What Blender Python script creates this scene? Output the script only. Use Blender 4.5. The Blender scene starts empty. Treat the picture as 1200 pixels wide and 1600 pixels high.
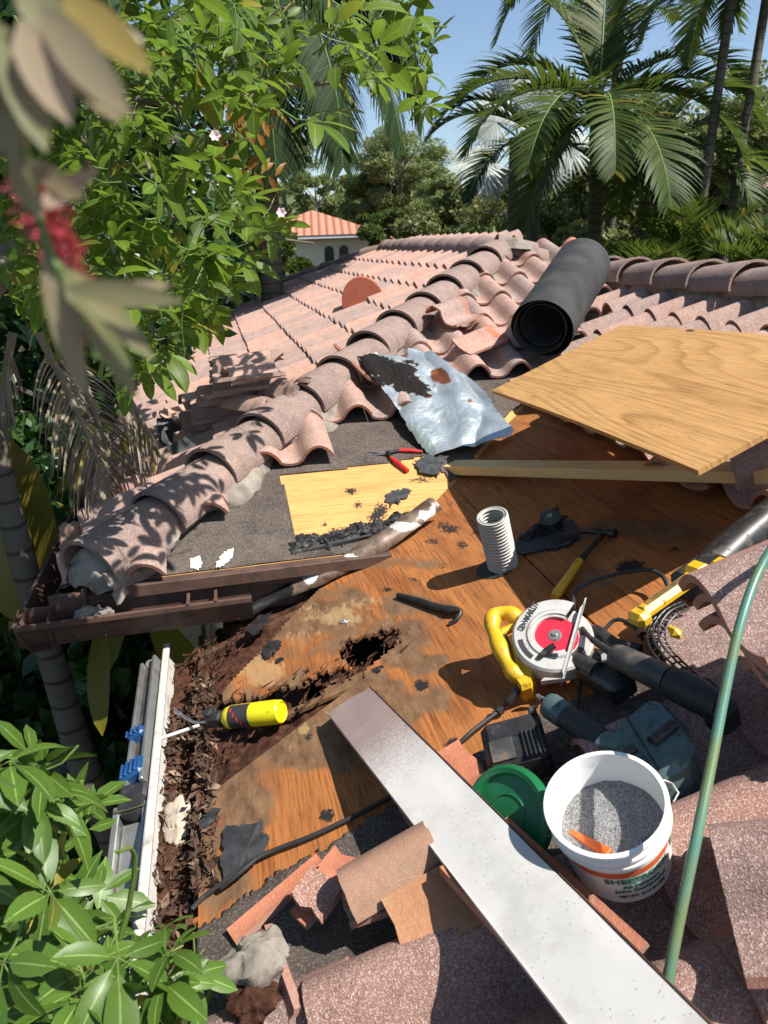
import bpy, bmesh, math, random
from mathutils import Vector, Matrix, noise as mnoise
rnd = random.Random(7)
R = math.radians
scene = bpy.context.scene
COL = scene.collection
# ------------------------------------------------------------------ camera, sky, sun, exposure
FPX = 1150.0                                   # focal length in pixels of the 1200 x 1600 photograph
PITCH, YAW, ROLL = R(20.2176), R(12.2186), R(2.0)
_fh = Vector((math.sin(YAW), math.cos(YAW), 0)); _rt = Vector((math.cos(YAW), -math.sin(YAW), 0)); _up = Vector((0, 0, 1))
CF = _fh*math.cos(PITCH) - _up*math.sin(PITCH)
_uc = _up*math.cos(PITCH) + _fh*math.sin(PITCH)
CR = _rt*math.cos(ROLL) - _uc*math.sin(ROLL)
CU = _rt*math.sin(ROLL) + _uc*math.cos(ROLL)
cam = bpy.data.cameras.new('camera'); camo = bpy.data.objects.new('camera', cam); COL.objects.link(camo)
camo.matrix_world = Matrix(((CR.x, CU.x, -CF.x, 0), (CR.y, CU.y, -CF.y, 0), (CR.z, CU.z, -CF.z, 0), (0, 0, 0, 1)))
cam.sensor_fit = 'HORIZONTAL'; cam.sensor_width = 36; cam.lens = FPX/1200*36
cam.clip_start = 0.03; cam.clip_end = 3000
cam.dof.use_dof = True; cam.dof.focus_distance = 2.3; cam.dof.aperture_fstop = 9.0
scene.camera = camo
SUN = Vector((0.44, -0.33, 0.84)).normalized()
w = bpy.data.worlds.new('World'); scene.world = w; w.use_nodes = True
nt = w.node_tree; nt.nodes.clear()
o_ = nt.nodes.new('ShaderNodeOutputWorld'); b_ = nt.nodes.new('ShaderNodeBackground'); s_ = nt.nodes.new('ShaderNodeTexSky')
s_.sky_type = 'NISHITA'; s_.sun_disc = False
s_.sun_elevation = math.asin(SUN.z); s_.sun_rotation = math.atan2(SUN.x, SUN.y)
s_.air_density = 1.0; s_.dust_density = 0.6; s_.ozone_density = 2.0; s_.altitude = 0
b_.inputs['Strength'].default_value = 0.088
nt.links.new(s_.outputs[0], b_.inputs[0]); nt.links.new(b_.outputs[0], o_.inputs[0])
sl = bpy.data.lights.new('sun', 'SUN'); slo = bpy.data.objects.new('sun', sl); COL.objects.link(slo)
sl.energy = 4.9; sl.angle = R(0.5); sl.color = (1.0, 0.955, 0.89)
slo.rotation_euler = (-SUN).to_track_quat('-Z', 'Y').to_euler(); slo.location = (5, -2, 12)
scene.view_settings.view_transform = 'Standard'; scene.view_settings.look = 'None'
scene.view_settings.exposure = 0.78; scene.view_settings.gamma = 1.0
scene.render.engine = 'CYCLES'
scene.cycles.max_bounces = 8; scene.cycles.transparent_max_bounces = 8
scene.cycles.use_denoising = True

# ------------------------------------------------------------------ where a pixel of the photograph meets a plane of the place
def ray(x, y): return CR*((x-600)/FPX) + CU*((800-y)/FPX) + CF
def at(x, y, d): return ray(x, y)*d
def hit(x, y, n, c):
    v = ray(x, y); return v*(c/v.dot(n))
def proj(p):
    d = p.dot(CF); return (600+FPX*p.dot(CR)/d, 800-FPX*p.dot(CU)/d, d)
S = 0.33
nN = Vector((-S, 0, 1)).normalized(); cN = Vector((0.75, 1.54, -1.12)).dot(nN)      # near slope, rises to the right
nF = Vector((0, -S, 1)).normalized(); cF = Vector((0, 2.65, -1.17)).dot(nF)        # front slope of the wing, rises away
XH = -0.56; SH = 0.364
nH = Vector((-SH, 0, 1)).normalized(); cH = Vector((XH, 2.65, -1.17)).dot(nH)      # hip end, rises to the right
ZG = -4.4
def N(x, y, h=0.0): return hit(x, y, nN, cN+h)
def F(x, y, h=0.0): return hit(x, y, nF, cF+h)
def zN(x): return -1.12 + S*(x-0.75)
def zF(y): return -1.17 + S*(y-2.65)
NU = Vector((1, 0, S)).normalized(); FU = Vector((0, 1, S)).normalized(); HU = Vector((1, 0, SH)).normalized()
YA = Vector((0, 1, 0)); XA = Vector((1, 0, 0)); ZA = Vector((0, 0, 1))
def fbm(p, sc=1.0, o=4): return mnoise.fractal(Vector(p)*sc, 1.0, 2.0, o)
def lerp(a, b, t): return a+(b-a)*t
def smooth(t):
    t = max(0., min(1., t)); return t*t*(3-2*t)

# ------------------------------------------------------------------ node helper
class G:
    def __init__(s, name):
        s.m = bpy.data.materials.new(name); s.m.use_nodes = True; s.t = s.m.node_tree; s.t.nodes.clear()
        s.out = s.t.nodes.new('ShaderNodeOutputMaterial'); s.b = s.t.nodes.new('ShaderNodeBsdfPrincipled')
        s.t.links.new(s.b.outputs[0], s.out.inputs[0]); s.tc = s.t.nodes.new('ShaderNodeTexCoord')
        s.ob = s.tc.outputs['Object']; s.uv = s.tc.outputs['UV']
    def set(s, node, key, v):
        i = node.inputs[key]
        if hasattr(v, 'is_output'): s.t.links.new(v, i)
        elif isinstance(v, (tuple, list)) and len(v) == 3 and i.type == 'RGBA': i.default_value = (*v, 1)
        else: i.default_value = v
    def p(s, **k):
        names = dict(col='Base Color', rough='Roughness', metal='Metallic', spec='Specular IOR Level', trans='Transmission Weight', nrm='Normal', emit='Emission Color', es='Emission Strength', coat='Coat Weight', sss='Subsurface Weight')
        for a, v in k.items(): s.set(s.b, names[a], v)
        return s
    def noise(s, scale, detail=4, rough=0.55, vec=None, dist=0.0, color=False):
        n = s.t.nodes.new('ShaderNodeTexNoise'); s.set(n, 'Vector', vec or s.ob); n.inputs['Scale'].default_value = scale
        n.inputs['Detail'].default_value = detail; n.inputs['Roughness'].default_value = rough; n.inputs['Distortion'].default_value = dist
        return n.outputs['Color' if color else 'Fac']
    def vor(s, scale, vec=None, feat='F1', out='Distance'):
        n = s.t.nodes.new('ShaderNodeTexVoronoi'); n.feature = feat; s.set(n, 'Vector', vec or s.ob); n.inputs['Scale'].default_value = scale
        return n.outputs[out]
    def map(s, scale=(1, 1, 1), vec=None, rot=(0, 0, 0), loc=(0, 0, 0)):
        n = s.t.nodes.new('ShaderNodeMapping'); s.set(n, 'Vector', vec or s.ob); n.inputs['Scale'].default_value = scale
        n.inputs['Rotation'].default_value = rot; n.inputs['Location'].default_value = loc; return n.outputs[0]
    def ramp(s, fac, *st, interp='LINEAR'):
        n = s.t.nodes.new('ShaderNodeValToRGB'); s.set(n, 'Fac', fac); r = n.color_ramp; r.interpolation = interp
        while len(r.elements) < len(st): r.elements.new(0.5)
        for e, (p, c) in zip(r.elements, st):
            e.position = p; e.color = (c, c, c, 1) if isinstance(c, (int, float)) else (*c, 1)
        return n.outputs[0]
    def mix(s, fac, a, b, mode='MIX'):
        n = s.t.nodes.new('ShaderNodeMix'); n.data_type = 'RGBA'; n.blend_type = mode
        s.set(n, 'Factor', fac); n.clamp_factor = True
        for i, v in ((6, a), (7, b)):
            if hasattr(v, 'is_output'): s.t.links.new(v, n.inputs[i])
            else: n.inputs[i].default_value = (*v, 1) if not isinstance(v, (int, float)) else (v, v, v, 1)
        return n.outputs[2]
    def math(s, op, a, b=0.0, c=0.0):
        n = s.t.nodes.new('ShaderNodeMath'); n.operation = op
        for i, v in enumerate((a, b, c)): s.set(n, i, v)
        return n.outputs[0]
    def sep(s, v):
        n = s.t.nodes.new('ShaderNodeSeparateXYZ'); s.set(n, 0, v); return n.outputs
    def island(s): return s.t.nodes.new('ShaderNodeNewGeometry').outputs['Random Per Island']
    def attr(s, name):
        n = s.t.nodes.new('ShaderNodeAttribute'); n.attribute_name = name
        q = s.t.nodes.new('ShaderNodeSeparateColor'); s.t.links.new(n.outputs['Color'], q.inputs[0]); return q.outputs
    def hsv(s, col, h=0.5, sat=1.0, v=1.0):
        n = s.t.nodes.new('ShaderNodeHueSaturation'); s.set(n, 'Color', col); s.set(n, 'Hue', h); s.set(n, 'Saturation', sat); s.set(n, 'Value', v); return n.outputs[0]
    def bump(s, h, strength=0.3, dist=0.01):
        n = s.t.nodes.new('ShaderNodeBump'); s.set(n, 'Height', h); n.inputs['Strength'].default_value = strength; n.inputs['Distance'].default_value = dist
        s.set(s.b, 'Normal', n.outputs[0]); return s
    def leaf_mix(s, col, amount=0.35):
        t = s.t.nodes.new('ShaderNodeBsdfTranslucent'); s.set(t, 'Color', col); m = s.t.nodes.new('ShaderNodeMixShader'); m.inputs[0].default_value = amount
        s.t.links.new(s.b.outputs[0], m.inputs[1]); s.t.links.new(t.outputs[0], m.inputs[2]); s.t.links.new(m.outputs[0], s.out.inputs[0]); return s

def plain(name, col, rough=0.5, metal=0.0, var=0.12, scale=30, bump=0.0, dirt=0.0, spec=0.5, dirtcol=(0.03, 0.025, 0.02), dscale=12, grit=0):
    g = G(name); n = g.noise(scale, 5)
    c = g.mix(g.ramp(n, (0.3, 0.0), (0.7, 1.0)), tuple(x*(1-var) for x in col), tuple(min(1, x*(1+var)) for x in col))
    if dirt:
        d = g.ramp(g.noise(dscale, 8, 0.7), (0.62-dirt*0.3, 0.0), (0.72-dirt*0.15, 1.0)); c = g.mix(g.math('MULTIPLY', d, 0.85), c, dirtcol)
        rr = g.math('MULTIPLY_ADD', d, 0.3, rough)
        g.p(rough=rr)
    else:
        g.p(rough=g.math('MULTIPLY_ADD', n, 0.25, rough-0.12))
    g.p(col=c, metal=metal, spec=spec)
    if bump: g.bump(g.noise(grit or scale*4, 4), bump, 0.004)
    return g.m

def tile_mat(name, ca, cb, speck, gr=0.5, lich=(0.30, 0.27, 0.22), edge=0.35, gs_=260):
    g = G(name); isl = g.island()
    big = g.noise(3.3, 6, 0.6); mid = g.noise(17, 5, 0.6)
    c = g.mix(g.ramp(big, (0.3, 0.), (0.7, 1.)), ca, cb)
    c = g.mix(g.math('MULTIPLY', g.ramp(mid, (0.45, 0.), (0.75, 1.)), 0.45), c, tuple(x*0.5 for x in ca))
    c = g.mix(g.math('MULTIPLY', g.ramp(g.noise(8, 8, 0.75), (0.58, 0.), (0.7, 1.)), edge), c, lich)
    c = g.hsv(c, 0.5, g.math('MULTIPLY_ADD', isl, 0.4, 0.8), g.math('MULTIPLY_ADD', isl, 0.45, 0.78))
    gv = g.vor(gs_, out='Color'); gs = g.sep(gv)
    sp = g.ramp(gs[0], (0.60, 0.), (0.95, 1.)); c = g.mix(g.math('MULTIPLY', sp, gr), c, speck)
    dk = g.ramp(gs[1], (0.55, 0.), (0.9, 1.)); c = g.mix(g.math('MULTIPLY', dk, gr*0.9), c, tuple(x*0.28 for x in ca))
    g.p(col=c, rough=0.88, spec=0.25)
    g.bump(g.math('ADD', g.math('MULTIPLY', g.vor(gs_), 0.8), mid), 0.55*gr+0.12, 0.006)
    return g.m

M = {}
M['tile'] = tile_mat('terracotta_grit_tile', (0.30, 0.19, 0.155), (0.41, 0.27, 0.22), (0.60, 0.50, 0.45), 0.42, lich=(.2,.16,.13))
M['tile_end'] = tile_mat('sun_lightened_tile', (0.39, 0.245, 0.195), (0.48, 0.305, 0.245), (0.64, 0.53, 0.47), 0.25, edge=0.2)  # paler copy of the roof tile; sunlit brightness put into the colour
M['cap'] = tile_mat('weathered_ridge_cap', (0.22, 0.15, 0.125), (0.33, 0.225, 0.185), (0.5, 0.42, 0.37), 0.35, lich=(0.16, 0.14, 0.12), edge=0.4)
M['tile_near'] = tile_mat('coarse_grit_tile', (0.225, 0.130, 0.105), (0.32, 0.195, 0.16), (0.62, 0.50, 0.44), 0.55, lich=(0.10, 0.065, 0.055), edge=0.45, gs_=430)
M['tile_raw'] = tile_mat('smooth_clay', (0.33, 0.145, 0.10), (0.40, 0.20, 0.145), (0.55, 0.4, 0.3), 0.12, lich=(0.40, 0.33, 0.27), edge=0.55)
M['tile_old'] = tile_mat('smooth_pale_clay', (0.27, 0.145, 0.095), (0.38, 0.22, 0.145), (0.5, 0.4, 0.2), 0.12, lich=(0.30, 0.27, 0.15), edge=0.6)
M['mortar'] = plain('cement_mortar', (0.235, 0.205, 0.17), 0.9, var=0.3, scale=14, bump=0.7, dirt=0.35, dirtcol=(0.12, 0.10, 0.08), spec=0.2)

def ply_mat(name, ca, cb, fig=1.0, streak=1.0, rough=0.75, rings=True, freq=9.0, light=None, stretch=0.16, wsc=2.6):
    """plywood: UV u across the grain, v along it, in metres; 'stain' colours: r = damp dark, g = charred, b = bleached"""
    g = G(name); u = g.map((1, stretch, 1), g.uv)
    warp = g.noise(wsc, 2, 0.45, vec=u)
    if rings:
        v = g.math('MULTIPLY', warp, freq); fr = g.math('FRACT', v)
        ring = g.ramp(fr, (0.0, 0.15), (0.55, 0.35), (0.86, 1.0), (1.0, 0.15))
    else: ring = g.ramp(warp, (0.35, 0.), (0.65, 1.))
    fine = g.noise(170, 3, 0.6, vec=g.map((1, 0.035, 1), g.uv)); patch = g.noise(3.0, 5, 0.6, vec=g.uv)
    c = g.mix(g.math('MULTIPLY', ring, fig), ca, cb)
    c = g.mix(g.math('MULTIPLY', g.ramp(fine, (0.45, 0.), (0.72, 1.)), 0.5*streak), c, tuple(x*0.45 for x in cb))
    c = g.mix(g.math('MULTIPLY', g.ramp(patch, (0.4, 0.), (0.75, 1.)), 0.35), c, light or tuple(min(1, x*1.25) for x in ca))
    fl = g.ramp(g.noise(85, 4, 0.65, vec=g.map((1, 0.10, 1), g.uv)), (0.60, 0.), (0.70, 1.)); fl = g.math('MULTIPLY', fl, g.ramp(g.noise(4, 3, vec=g.uv), (0.35, 0.1), (0.6, 0.75)))
    c = g.mix(g.math('MULTIPLY', fl, streak*0.5), c, tuple(x*0.22 for x in cb))
    st = g.attr('stain')
    nz = g.noise(22, 6, 0.7, vec=g.map((1, 0.45, 1), g.uv))
    damp = g.ramp(g.math('ADD', st[0], g.math('MULTIPLY', g.math('SUBTRACT', nz, 0.5), 0.9)), (0.35, 0.), (0.6, 1.))
    damp = g.math('MULTIPLY', damp, g.ramp(st[0], (0.02, 0.), (0.12, 1.)))
    dm = g.mix(g.ramp(nz, (0.35, 0.), (0.65, 1.)), (0.060, 0.034, 0.020), (0.20, 0.125, 0.068))
    c = g.mix(g.math('MULTIPLY', damp, 0.85), c, dm)
    bl = g.ramp(g.math('ADD', st[2], g.math('MULTIPLY', g.math('SUBTRACT', g.noise(60, 6, 0.75, vec=g.map((1, .3, 1), g.uv)), 0.5), 1.4)), (0.45, 0.), (0.65, 1.))
    bl = g.math('MULTIPLY', bl, g.ramp(st[2], (0.02, 0.), (0.12, 1.)))
    c = g.mix(g.math('MULTIPLY', bl, g.math('MULTIPLY_ADD', g.noise(30, 5, 0.7, vec=g.map((1, .4, 1), g.uv)), 1.0, 0.05)), c, (0.44, 0.29, 0.135))
    ch = g.ramp(g.math('ADD', st[1], g.math('MULTIPLY', g.math('SUBTRACT', g.noise(75, 6, 0.7, vec=g.uv), 0.5), 1.2)), (0.42, 0.), (0.55, 1.))
    ch = g.math('MULTIPLY', ch, g.ramp(st[1], (0.02, 0.), (0.12, 1.)))
    c = g.mix(ch, c, (0.018, 0.016, 0.015))
    dots = g.ramp(g.vor(28, vec=g.uv), (0.05, 1.), (0.10, 0.)); dots = g.math('MULTIPLY', dots, g.ramp(g.noise(5, 3, vec=g.uv), (0.52, 0.), (0.62, 1.)))
    c = g.mix(g.math('MULTIPLY', dots, 0.8), c, (0.03, 0.022, 0.016))
    g.p(col=c, rough=rough, spec=0.3); g.bump(g.math('ADD', fine, g.math('MULTIPLY', nz, 0.6)), 0.25, 0.003)
    return g.m
M['deck'] = ply_mat('old_orange_plywood', (0.41, 0.150, 0.040), (0.21, 0.068, 0.019), 0.85, 1.9, freq=9.0, light=(0.45, 0.20, 0.07))
M['deck_pale'] = ply_mat('pale_plywood', (0.60, 0.335, 0.115), (0.46, 0.215, 0.06), 0.5, 1.3, freq=6.0)
M['ply_new'] = ply_mat('fresh_plywood', (0.53, 0.295, 0.105), (0.24, 0.11, 0.03), 0.60, 1.1, freq=42.0, light=(0.56, 0.33, 0.14), stretch=0.11, wsc=1.9)
M['lumber'] = ply_mat('pine_lumber', (0.66, 0.49, 0.24), (0.58, 0.40, 0.17), 0.5, 0.4, freq=5.0)
M['old_wood'] = plain('old_rafter_wood', (0.10, 0.05, 0.03), 0.85, var=0.5, scale=40, bump=0.5, spec=0.2)
M['rot'] = plain('rotten_wood', (0.060, 0.026, 0.015), 0.95, var=0.6, scale=50, bump=0.8, spec=0.15)
M['brown_paint'] = plain('brown_painted_metal', (0.10, 0.054, 0.038), 0.55, var=0.3, scale=9, dirt=0.45, dirtcol=(0.035, 0.025, 0.02), bump=0.1)
M['char'] = plain('charred_felt', (0.018, 0.017, 0.016), 0.6, var=0.5, scale=25, bump=0.6, grit=60)
M['felt_scrap'] = plain('torn_felt', (0.035, 0.035, 0.036), 0.55, var=0.5, scale=20, bump=0.4, grit=80)
g = G('weathered_felt'); c = g.mix(g.ramp(g.noise(5, 7, 0.65), (0.35, 0.), (0.65, 1.)), (0.045, 0.034, 0.028), (0.088, 0.070, 0.058))
gc = g.sep(g.vor(330, out='Color')); c = g.mix(g.math('MULTIPLY', g.ramp(gc[0], (0.7, 0.), (0.95, 1.)), 0.35), c, (0.35, 0.3, 0.26))
c = g.mix(g.math('MULTIPLY', g.ramp(g.noise(9, 8, 0.8), (0.55, 0.), (0.62, 1.)), 0.7), c, (0.03, 0.027, 0.025))
g.p(col=c, rough=0.85, spec=0.3); g.bump(g.noise(120, 4), 0.3, 0.004); M['felt'] = g.m

# ------------------------------------------------------------------ mesh builder
class MB:
    def __init__(s): s.v = []; s.f = []; s.uv = {}; s.sm = []; s.mi = []; s.st = {}; s.cur = 0; s.smooth = True
    def add(s, vs, fs, uvs=None, sm=None, mi=None):
        o = len(s.v); s.v.extend(Vector(a) for a in vs)
        if uvs:
            for i, a in enumerate(uvs): s.uv[o+i] = a
        for f in fs:
            s.f.append([o+i for i in f]); s.sm.append(s.smooth if sm is None else sm); s.mi.append(s.cur if mi is None else mi)
        return o
    def box(s, m, sx, sy, sz, bev=0.0):
        """box centred on matrix m, bevelled edges"""
        x, y, z = sx/2, sy/2, sz/2; b = min(bev, x*.9, y*.9, z*.9)
        if b <= 0:
            vs = [m @ Vector((i*x, j*y, k*z)) for i in (-1, 1) for j in (-1, 1) for k in (-1, 1)]
            s.add(vs, [(0, 1, 3, 2), (4, 6, 7, 5), (0, 4, 5, 1), (2, 3, 7, 6), (0, 2, 6, 4), (1, 5, 7, 3)], sm=False); return
        vs = []; idx = {}
        for i in (-1, 1):
            for j in (-1, 1):
                for k in (-1, 1):
                    for ax in range(3):
                        c = [i*(x-b), j*(y-b), k*(z-b)]; c[ax] = (i*x, j*y, k*z)[ax]
                        idx[(i, j, k, ax)] = len(vs); vs.append(m @ Vector(c))
        fs = []
        for ax in range(3):
            o1, o2 = [q for q in range(3) if q != ax]
            for sgn in (-1, 1):
                q = []
                for a, b2 in ((-1, -1), (1, -1), (1, 1), (-1, 1)):
                    k = [0, 0, 0]; k[ax] = sgn; k[o1] = a; k[o2] = b2; q.append(idx[(*k, ax)])
                fs.append(q)
        for ax in range(3):
            o1, o2 = [q for q in range(3) if q != ax]
            for a in (-1, 1):
                for b2 in (-1, 1):
                    k0 = [0, 0, 0]; k0[o1] = a; k0[o2] = b2; k1 = list(k0); k0[ax] = -1; k1[ax] = 1
                    fs.append([idx[(*k0, o1)], idx[(*k1, o1)], idx[(*k1, o2)], idx[(*k0, o2)]])
        for i in (-1, 1):
            for j in (-1, 1):
                for k in (-1, 1): fs.append([idx[(i, j, k, q)] for q in range(3)])
        s.add(vs, fs, sm=False)
    def tube(s, pts, r, seg=10, caps=True):
        pts = [Vector(p) for p in pts]; n = len(pts); rs = r if isinstance(r, (list, tuple)) else [r]*n
        t = (pts[1]-pts[0]).normalized(); a = t.orthogonal().normalized(); vs = []
        for i, p in enumerate(pts):
            t2 = (pts[min(i+1, n-1)]-pts[max(i-1, 0)]).normalized()
            a = (a - t2*a.dot(t2)); a = a.normalized() if a.length > 1e-6 else t2.orthogonal().normalized(); b = t2.cross(a)
            for k in range(seg):
                th = 2*math.pi*k/seg; vs.append(p + (a*math.cos(th)+b*math.sin(th))*rs[i])
        fs = [(i*seg+k, i*seg+(k+1) % seg, (i+1)*seg+(k+1) % seg, (i+1)*seg+k) for i in range(n-1) for k in range(seg)]
        s.add(vs, fs)
        if caps:
            s.add(vs[:seg], [list(range(seg))[::-1]], sm=False); s.add(vs[-seg:], [list(range(seg))], sm=False)
    def lathe(s, m, prof, seg=32, a0=0.0, a1=2*math.pi, cap0=False, cap1=False):
        """profile of (r, z) turned about the z axis of m"""
        full = abs(a1-a0-2*math.pi) < 1e-6; k = seg if full else seg+1; vs = []
        for r, z in prof:
            for i in range(k):
                th = a0+(a1-a0)*i/seg; vs.append(m @ Vector((r*math.cos(th), r*math.sin(th), z)))
        fs = []
        for j in range(len(prof)-1):
            for i in range(seg):
                i2 = (i+1) % k if full else i+1
                fs.append((j*k+i, j*k+i2, (j+1)*k+i2, (j+1)*k+i))
        s.add(vs, fs)
        if cap0: s.add(vs[:k], [list(range(k))[::-1]], sm=False)
        if cap1: s.add(vs[-k:], [list(range(k))], sm=False)
    def prism(s, poly, vec, bev=0.0):
        """closed outline (list of points) pushed along vec, with a small bevel on the first face"""
        poly = [Vector(p) for p in poly]; vec = Vector(vec); n = len(poly)
        c = sum(poly, Vector())/n
        rings = []
        if bev > 0:
            vn = vec.normalized(); rings.append([p + (c-p).normalized()*bev for p in poly]); rings.append([p + vn*bev for p in poly])
        else: rings.append(poly)
        rings.append([p+vec for p in poly])
        vs = [p for r_ in rings for p in r_]
        fs = [(j*n+i, j*n+(i+1) % n, (j+1)*n+(i+1) % n, (j+1)*n+i) for j in range(len(rings)-1) for i in range(n)]
        s.add(vs, fs, sm=False); s.add(rings[0], [list(range(n))[::-1]], sm=False); s.add(rings[-1], [list(range(n))], sm=False)
    def sheet(s, fn, nu, nv, uvfn=None, stfn=None, keep=None):
        """grid of fn(i/nu, j/nv)"""
        o = len(s.v); ps = [Vector(fn(i/nu, j/nv)) for j in range(nv+1) for i in range(nu+1)]
        s.v.extend(ps)
        for k in range(len(ps)):
            i, j = k % (nu+1), k//(nu+1)
            if uvfn: s.uv[o+k] = uvfn(i/nu, j/nv)
            if stfn: s.st[o+k] = stfn(ps[k])
        for j in range(nv):
            for i in range(nu):
                q = [j*(nu+1)+i, j*(nu+1)+i+1, (j+1)*(nu+1)+i+1, (j+1)*(nu+1)+i]
                if keep and not keep(sum((ps[a] for a in q), Vector())/4): continue
                s.f.append([o+a for a in q]); s.sm.append(s.smooth); s.mi.append(s.cur)
    def build(s, name, mats, parent=None, thick=0.0, cuts=(), recalc=False, root=None, loose=True):
        mats = mats if isinstance(mats, (list, tuple)) else [mats]
        base = root if root is not None else (Vector(parent.matrix_world.translation) if parent else None)
        if base is None: base = Vector((0, 0, 0))
        me = bpy.data.meshes.new(name); me.from_pydata([tuple(v-base) for v in s.v], [], s.f)
        me.polygons.foreach_set('use_smooth', s.sm); me.polygons.foreach_set('material_index', s.mi)
        for m_ in mats: me.materials.append(m_)
        if s.uv:
            ul = me.uv_layers.new(name='UVMap'); li = [0]*len(me.loops); me.loops.foreach_get('vertex_index', li)
            fl = []
            for i in li: fl.extend(s.uv.get(i, (0, 0)))
            ul.data.foreach_set('uv', fl)
        if s.st:
            a = me.color_attributes.new('stain', 'FLOAT_COLOR', 'POINT'); fl = []
            for i in range(len(s.v)): fl.extend((*s.st.get(i, (0, 0, 0)), 1))
            a.data.foreach_set('color', fl)
        if cuts or thick or recalc:
            bm = bmesh.new(); bm.from_mesh(me)
            for (co, no) in cuts:
                bmesh.ops.bisect_plane(bm, geom=bm.verts[:]+bm.edges[:]+bm.faces[:], plane_co=Vector(co)-base, plane_no=no, clear_outer=True)
            lv = [v for v in bm.verts if not v.link_faces]
            if lv: bmesh.ops.delete(bm, geom=lv, context='VERTS')
            if thick: bmesh.ops.solidify(bm, geom=bm.faces[:], thickness=thick)
            if recalc: bmesh.ops.recalc_face_normals(bm, faces=bm.faces[:])
            bm.to_mesh(me); bm.free()
        me.update()
        if any(s.sm) and len(me.polygons) < 60000 and name not in ('foliage', 'inner_foliage', 'frond', 'crown', 'leaf'): me.set_sharp_from_angle(angle=R(42))
        ob = bpy.data.objects.new(name, me); COL.objects.link(ob)
        if parent: ob.parent = parent
        else: ob.location = base
        return ob
def tag(o, label=None, cat=None, group=None, kind=None):
    if cat and not kind: kind = 'thing'
    for k, v in (('label', label), ('category', cat), ('group', group), ('kind', kind)):
        if v: o[k] = v
    return o
def thing(name, loc, label, cat, group=None, kind=None):
    o = bpy.data.objects.new(name, None); COL.objects.link(o); o.location = loc; o.empty_display_size = 0.05
    o.matrix_world = Matrix.Translation(Vector(loc)); return tag(o, label, cat, group, kind)
def frame(p, xa, za):
    za = Vector(za).normalized(); xa = Vector(xa); xa = (xa-za*xa.dot(za)).normalized(); ya = za.cross(xa)
    return Matrix(((xa.x, ya.x, za.x, p[0]), (xa.y, ya.y, za.y, p[1]), (xa.z, ya.z, za.z, p[2]), (0, 0, 0, 1)))
def spline(pts, n=8):
    pts = [Vector(p) for p in pts]; out = []
    for i in range(len(pts)-1):
        p0 = pts[max(i-1, 0)]; p1 = pts[i]; p2 = pts[i+1]; p3 = pts[min(i+2, len(pts)-1)]
        for k in range(n):
            t = k/n; out.append(0.5*((2*p1)+(p2-p0)*t+(2*p0-5*p1+4*p2-p3)*t*t+(3*p1-p0-3*p2+p3)*t**3))
    out.append(pts[-1]); return out
def inpoly(x, y, poly):
    c = False; j = len(poly)-1
    for i in range(len(poly)):
        xi, yi = poly[i]; xj, yj = poly[j]
        if (yi > y) != (yj > y) and x < (xj-xi)*(y-yi)/(yj-yi)+xi: c = not c
        j = i
    return c
# ------------------------------------------------------------------ roof tiles
def stile_profile(P=0.25, bw=0.155, bh=0.066):
    pr = [(0.0, 0.016), (0.022, 0.005), (0.05, 0.0), (0.078, 0.004), (0.097, 0.018)]
    for i in range(1, 11):
        t = i/10; pr.append((0.097+bw*t, 0.018+bh*math.sin(math.pi*min(t, .97))**0.72 - (0.006 if i == 10 else 0)))
    return pr
PROF = stile_profile()
CAPP = [(0.125*math.cos(R(a)), 0.105*math.sin(R(a))) for a in range(188, -9, -14)]
def add_tile(mb, o, u, v, w, L=0.42, prof=PROF, th=0.013, head=0.345, taper=0.0, smat=0, hmat=0, warp=0.0, brk=None):
    """one curved tile: o = lower corner, u across, v up the slope, w off the roof; brk(a, t) -> shortening of the upper or lower end"""
    vs0 = [0.0, head*0.5, head, L]; nu = len(prof); top = []; bot = []
    for j, vv in enumerate(vs0):
        k = 1-taper*vv/L
        for i, (a, h) in enumerate(prof):
            vx = vv
            if brk: vx = brk(a, vv)
            a2 = (a-0.125)*k+0.125 if taper and prof is PROF else a*k
            wr = warp*fbm((a*8, vv*8, o[0]*3), 1.0, 2)
            top.append(Vector(o)+u*a2+v*vx+w*(h*k+wr))
            # normal of the profile
            i0, i1 = max(i-1, 0), min(i+1, nu-1); da = prof[i1][0]-prof[i0][0]; dh = prof[i1][1]-prof[i0][1]; l = math.hypot(da, dh) or 1
            bot.append(Vector(o)+u*(a2+dh/l*th)+v*vx+w*(h*k+wr-da/l*th))
    nv = len(vs0); b = len(top)
    ft = [(j*nu+i, j*nu+i+1, (j+1)*nu+i+1, (j+1)*nu+i) for j in range(nv-1) for i in range(nu-1)]
    off = mb.add(top+bot, [], None)
    for q, f in enumerate(ft):
        j = q//(nu-1); mb.f.append([off+x for x in f]); mb.sm.append(True); mb.mi.append(hmat if j == nv-2 else smat)
        mb.f.append([off+b+x for x in f][::-1]); mb.sm.append(True); mb.mi.append(hmat)
    for i in range(nu-1):
        for j0, fl in ((0, False), (nv-1, True)):
            q = [off+j0*nu+i, off+b+j0*nu+i, off+b+j0*nu+i+1, off+j0*nu+i+1]; mb.f.append(q[::-1] if fl else q); mb.sm.append(False); mb.mi.append(hmat)
    for j in range(nv-1):
        for i0, fl in ((0, True), (nu-1, False)):
            q = [off+j*nu+i0, off+b+j*nu+i0, off+b+(j+1)*nu+i0, off+(j+1)*nu+i0]; mb.f.append(q[::-1] if fl else q); mb.sm.append(False); mb.mi.append(hmat)
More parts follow.
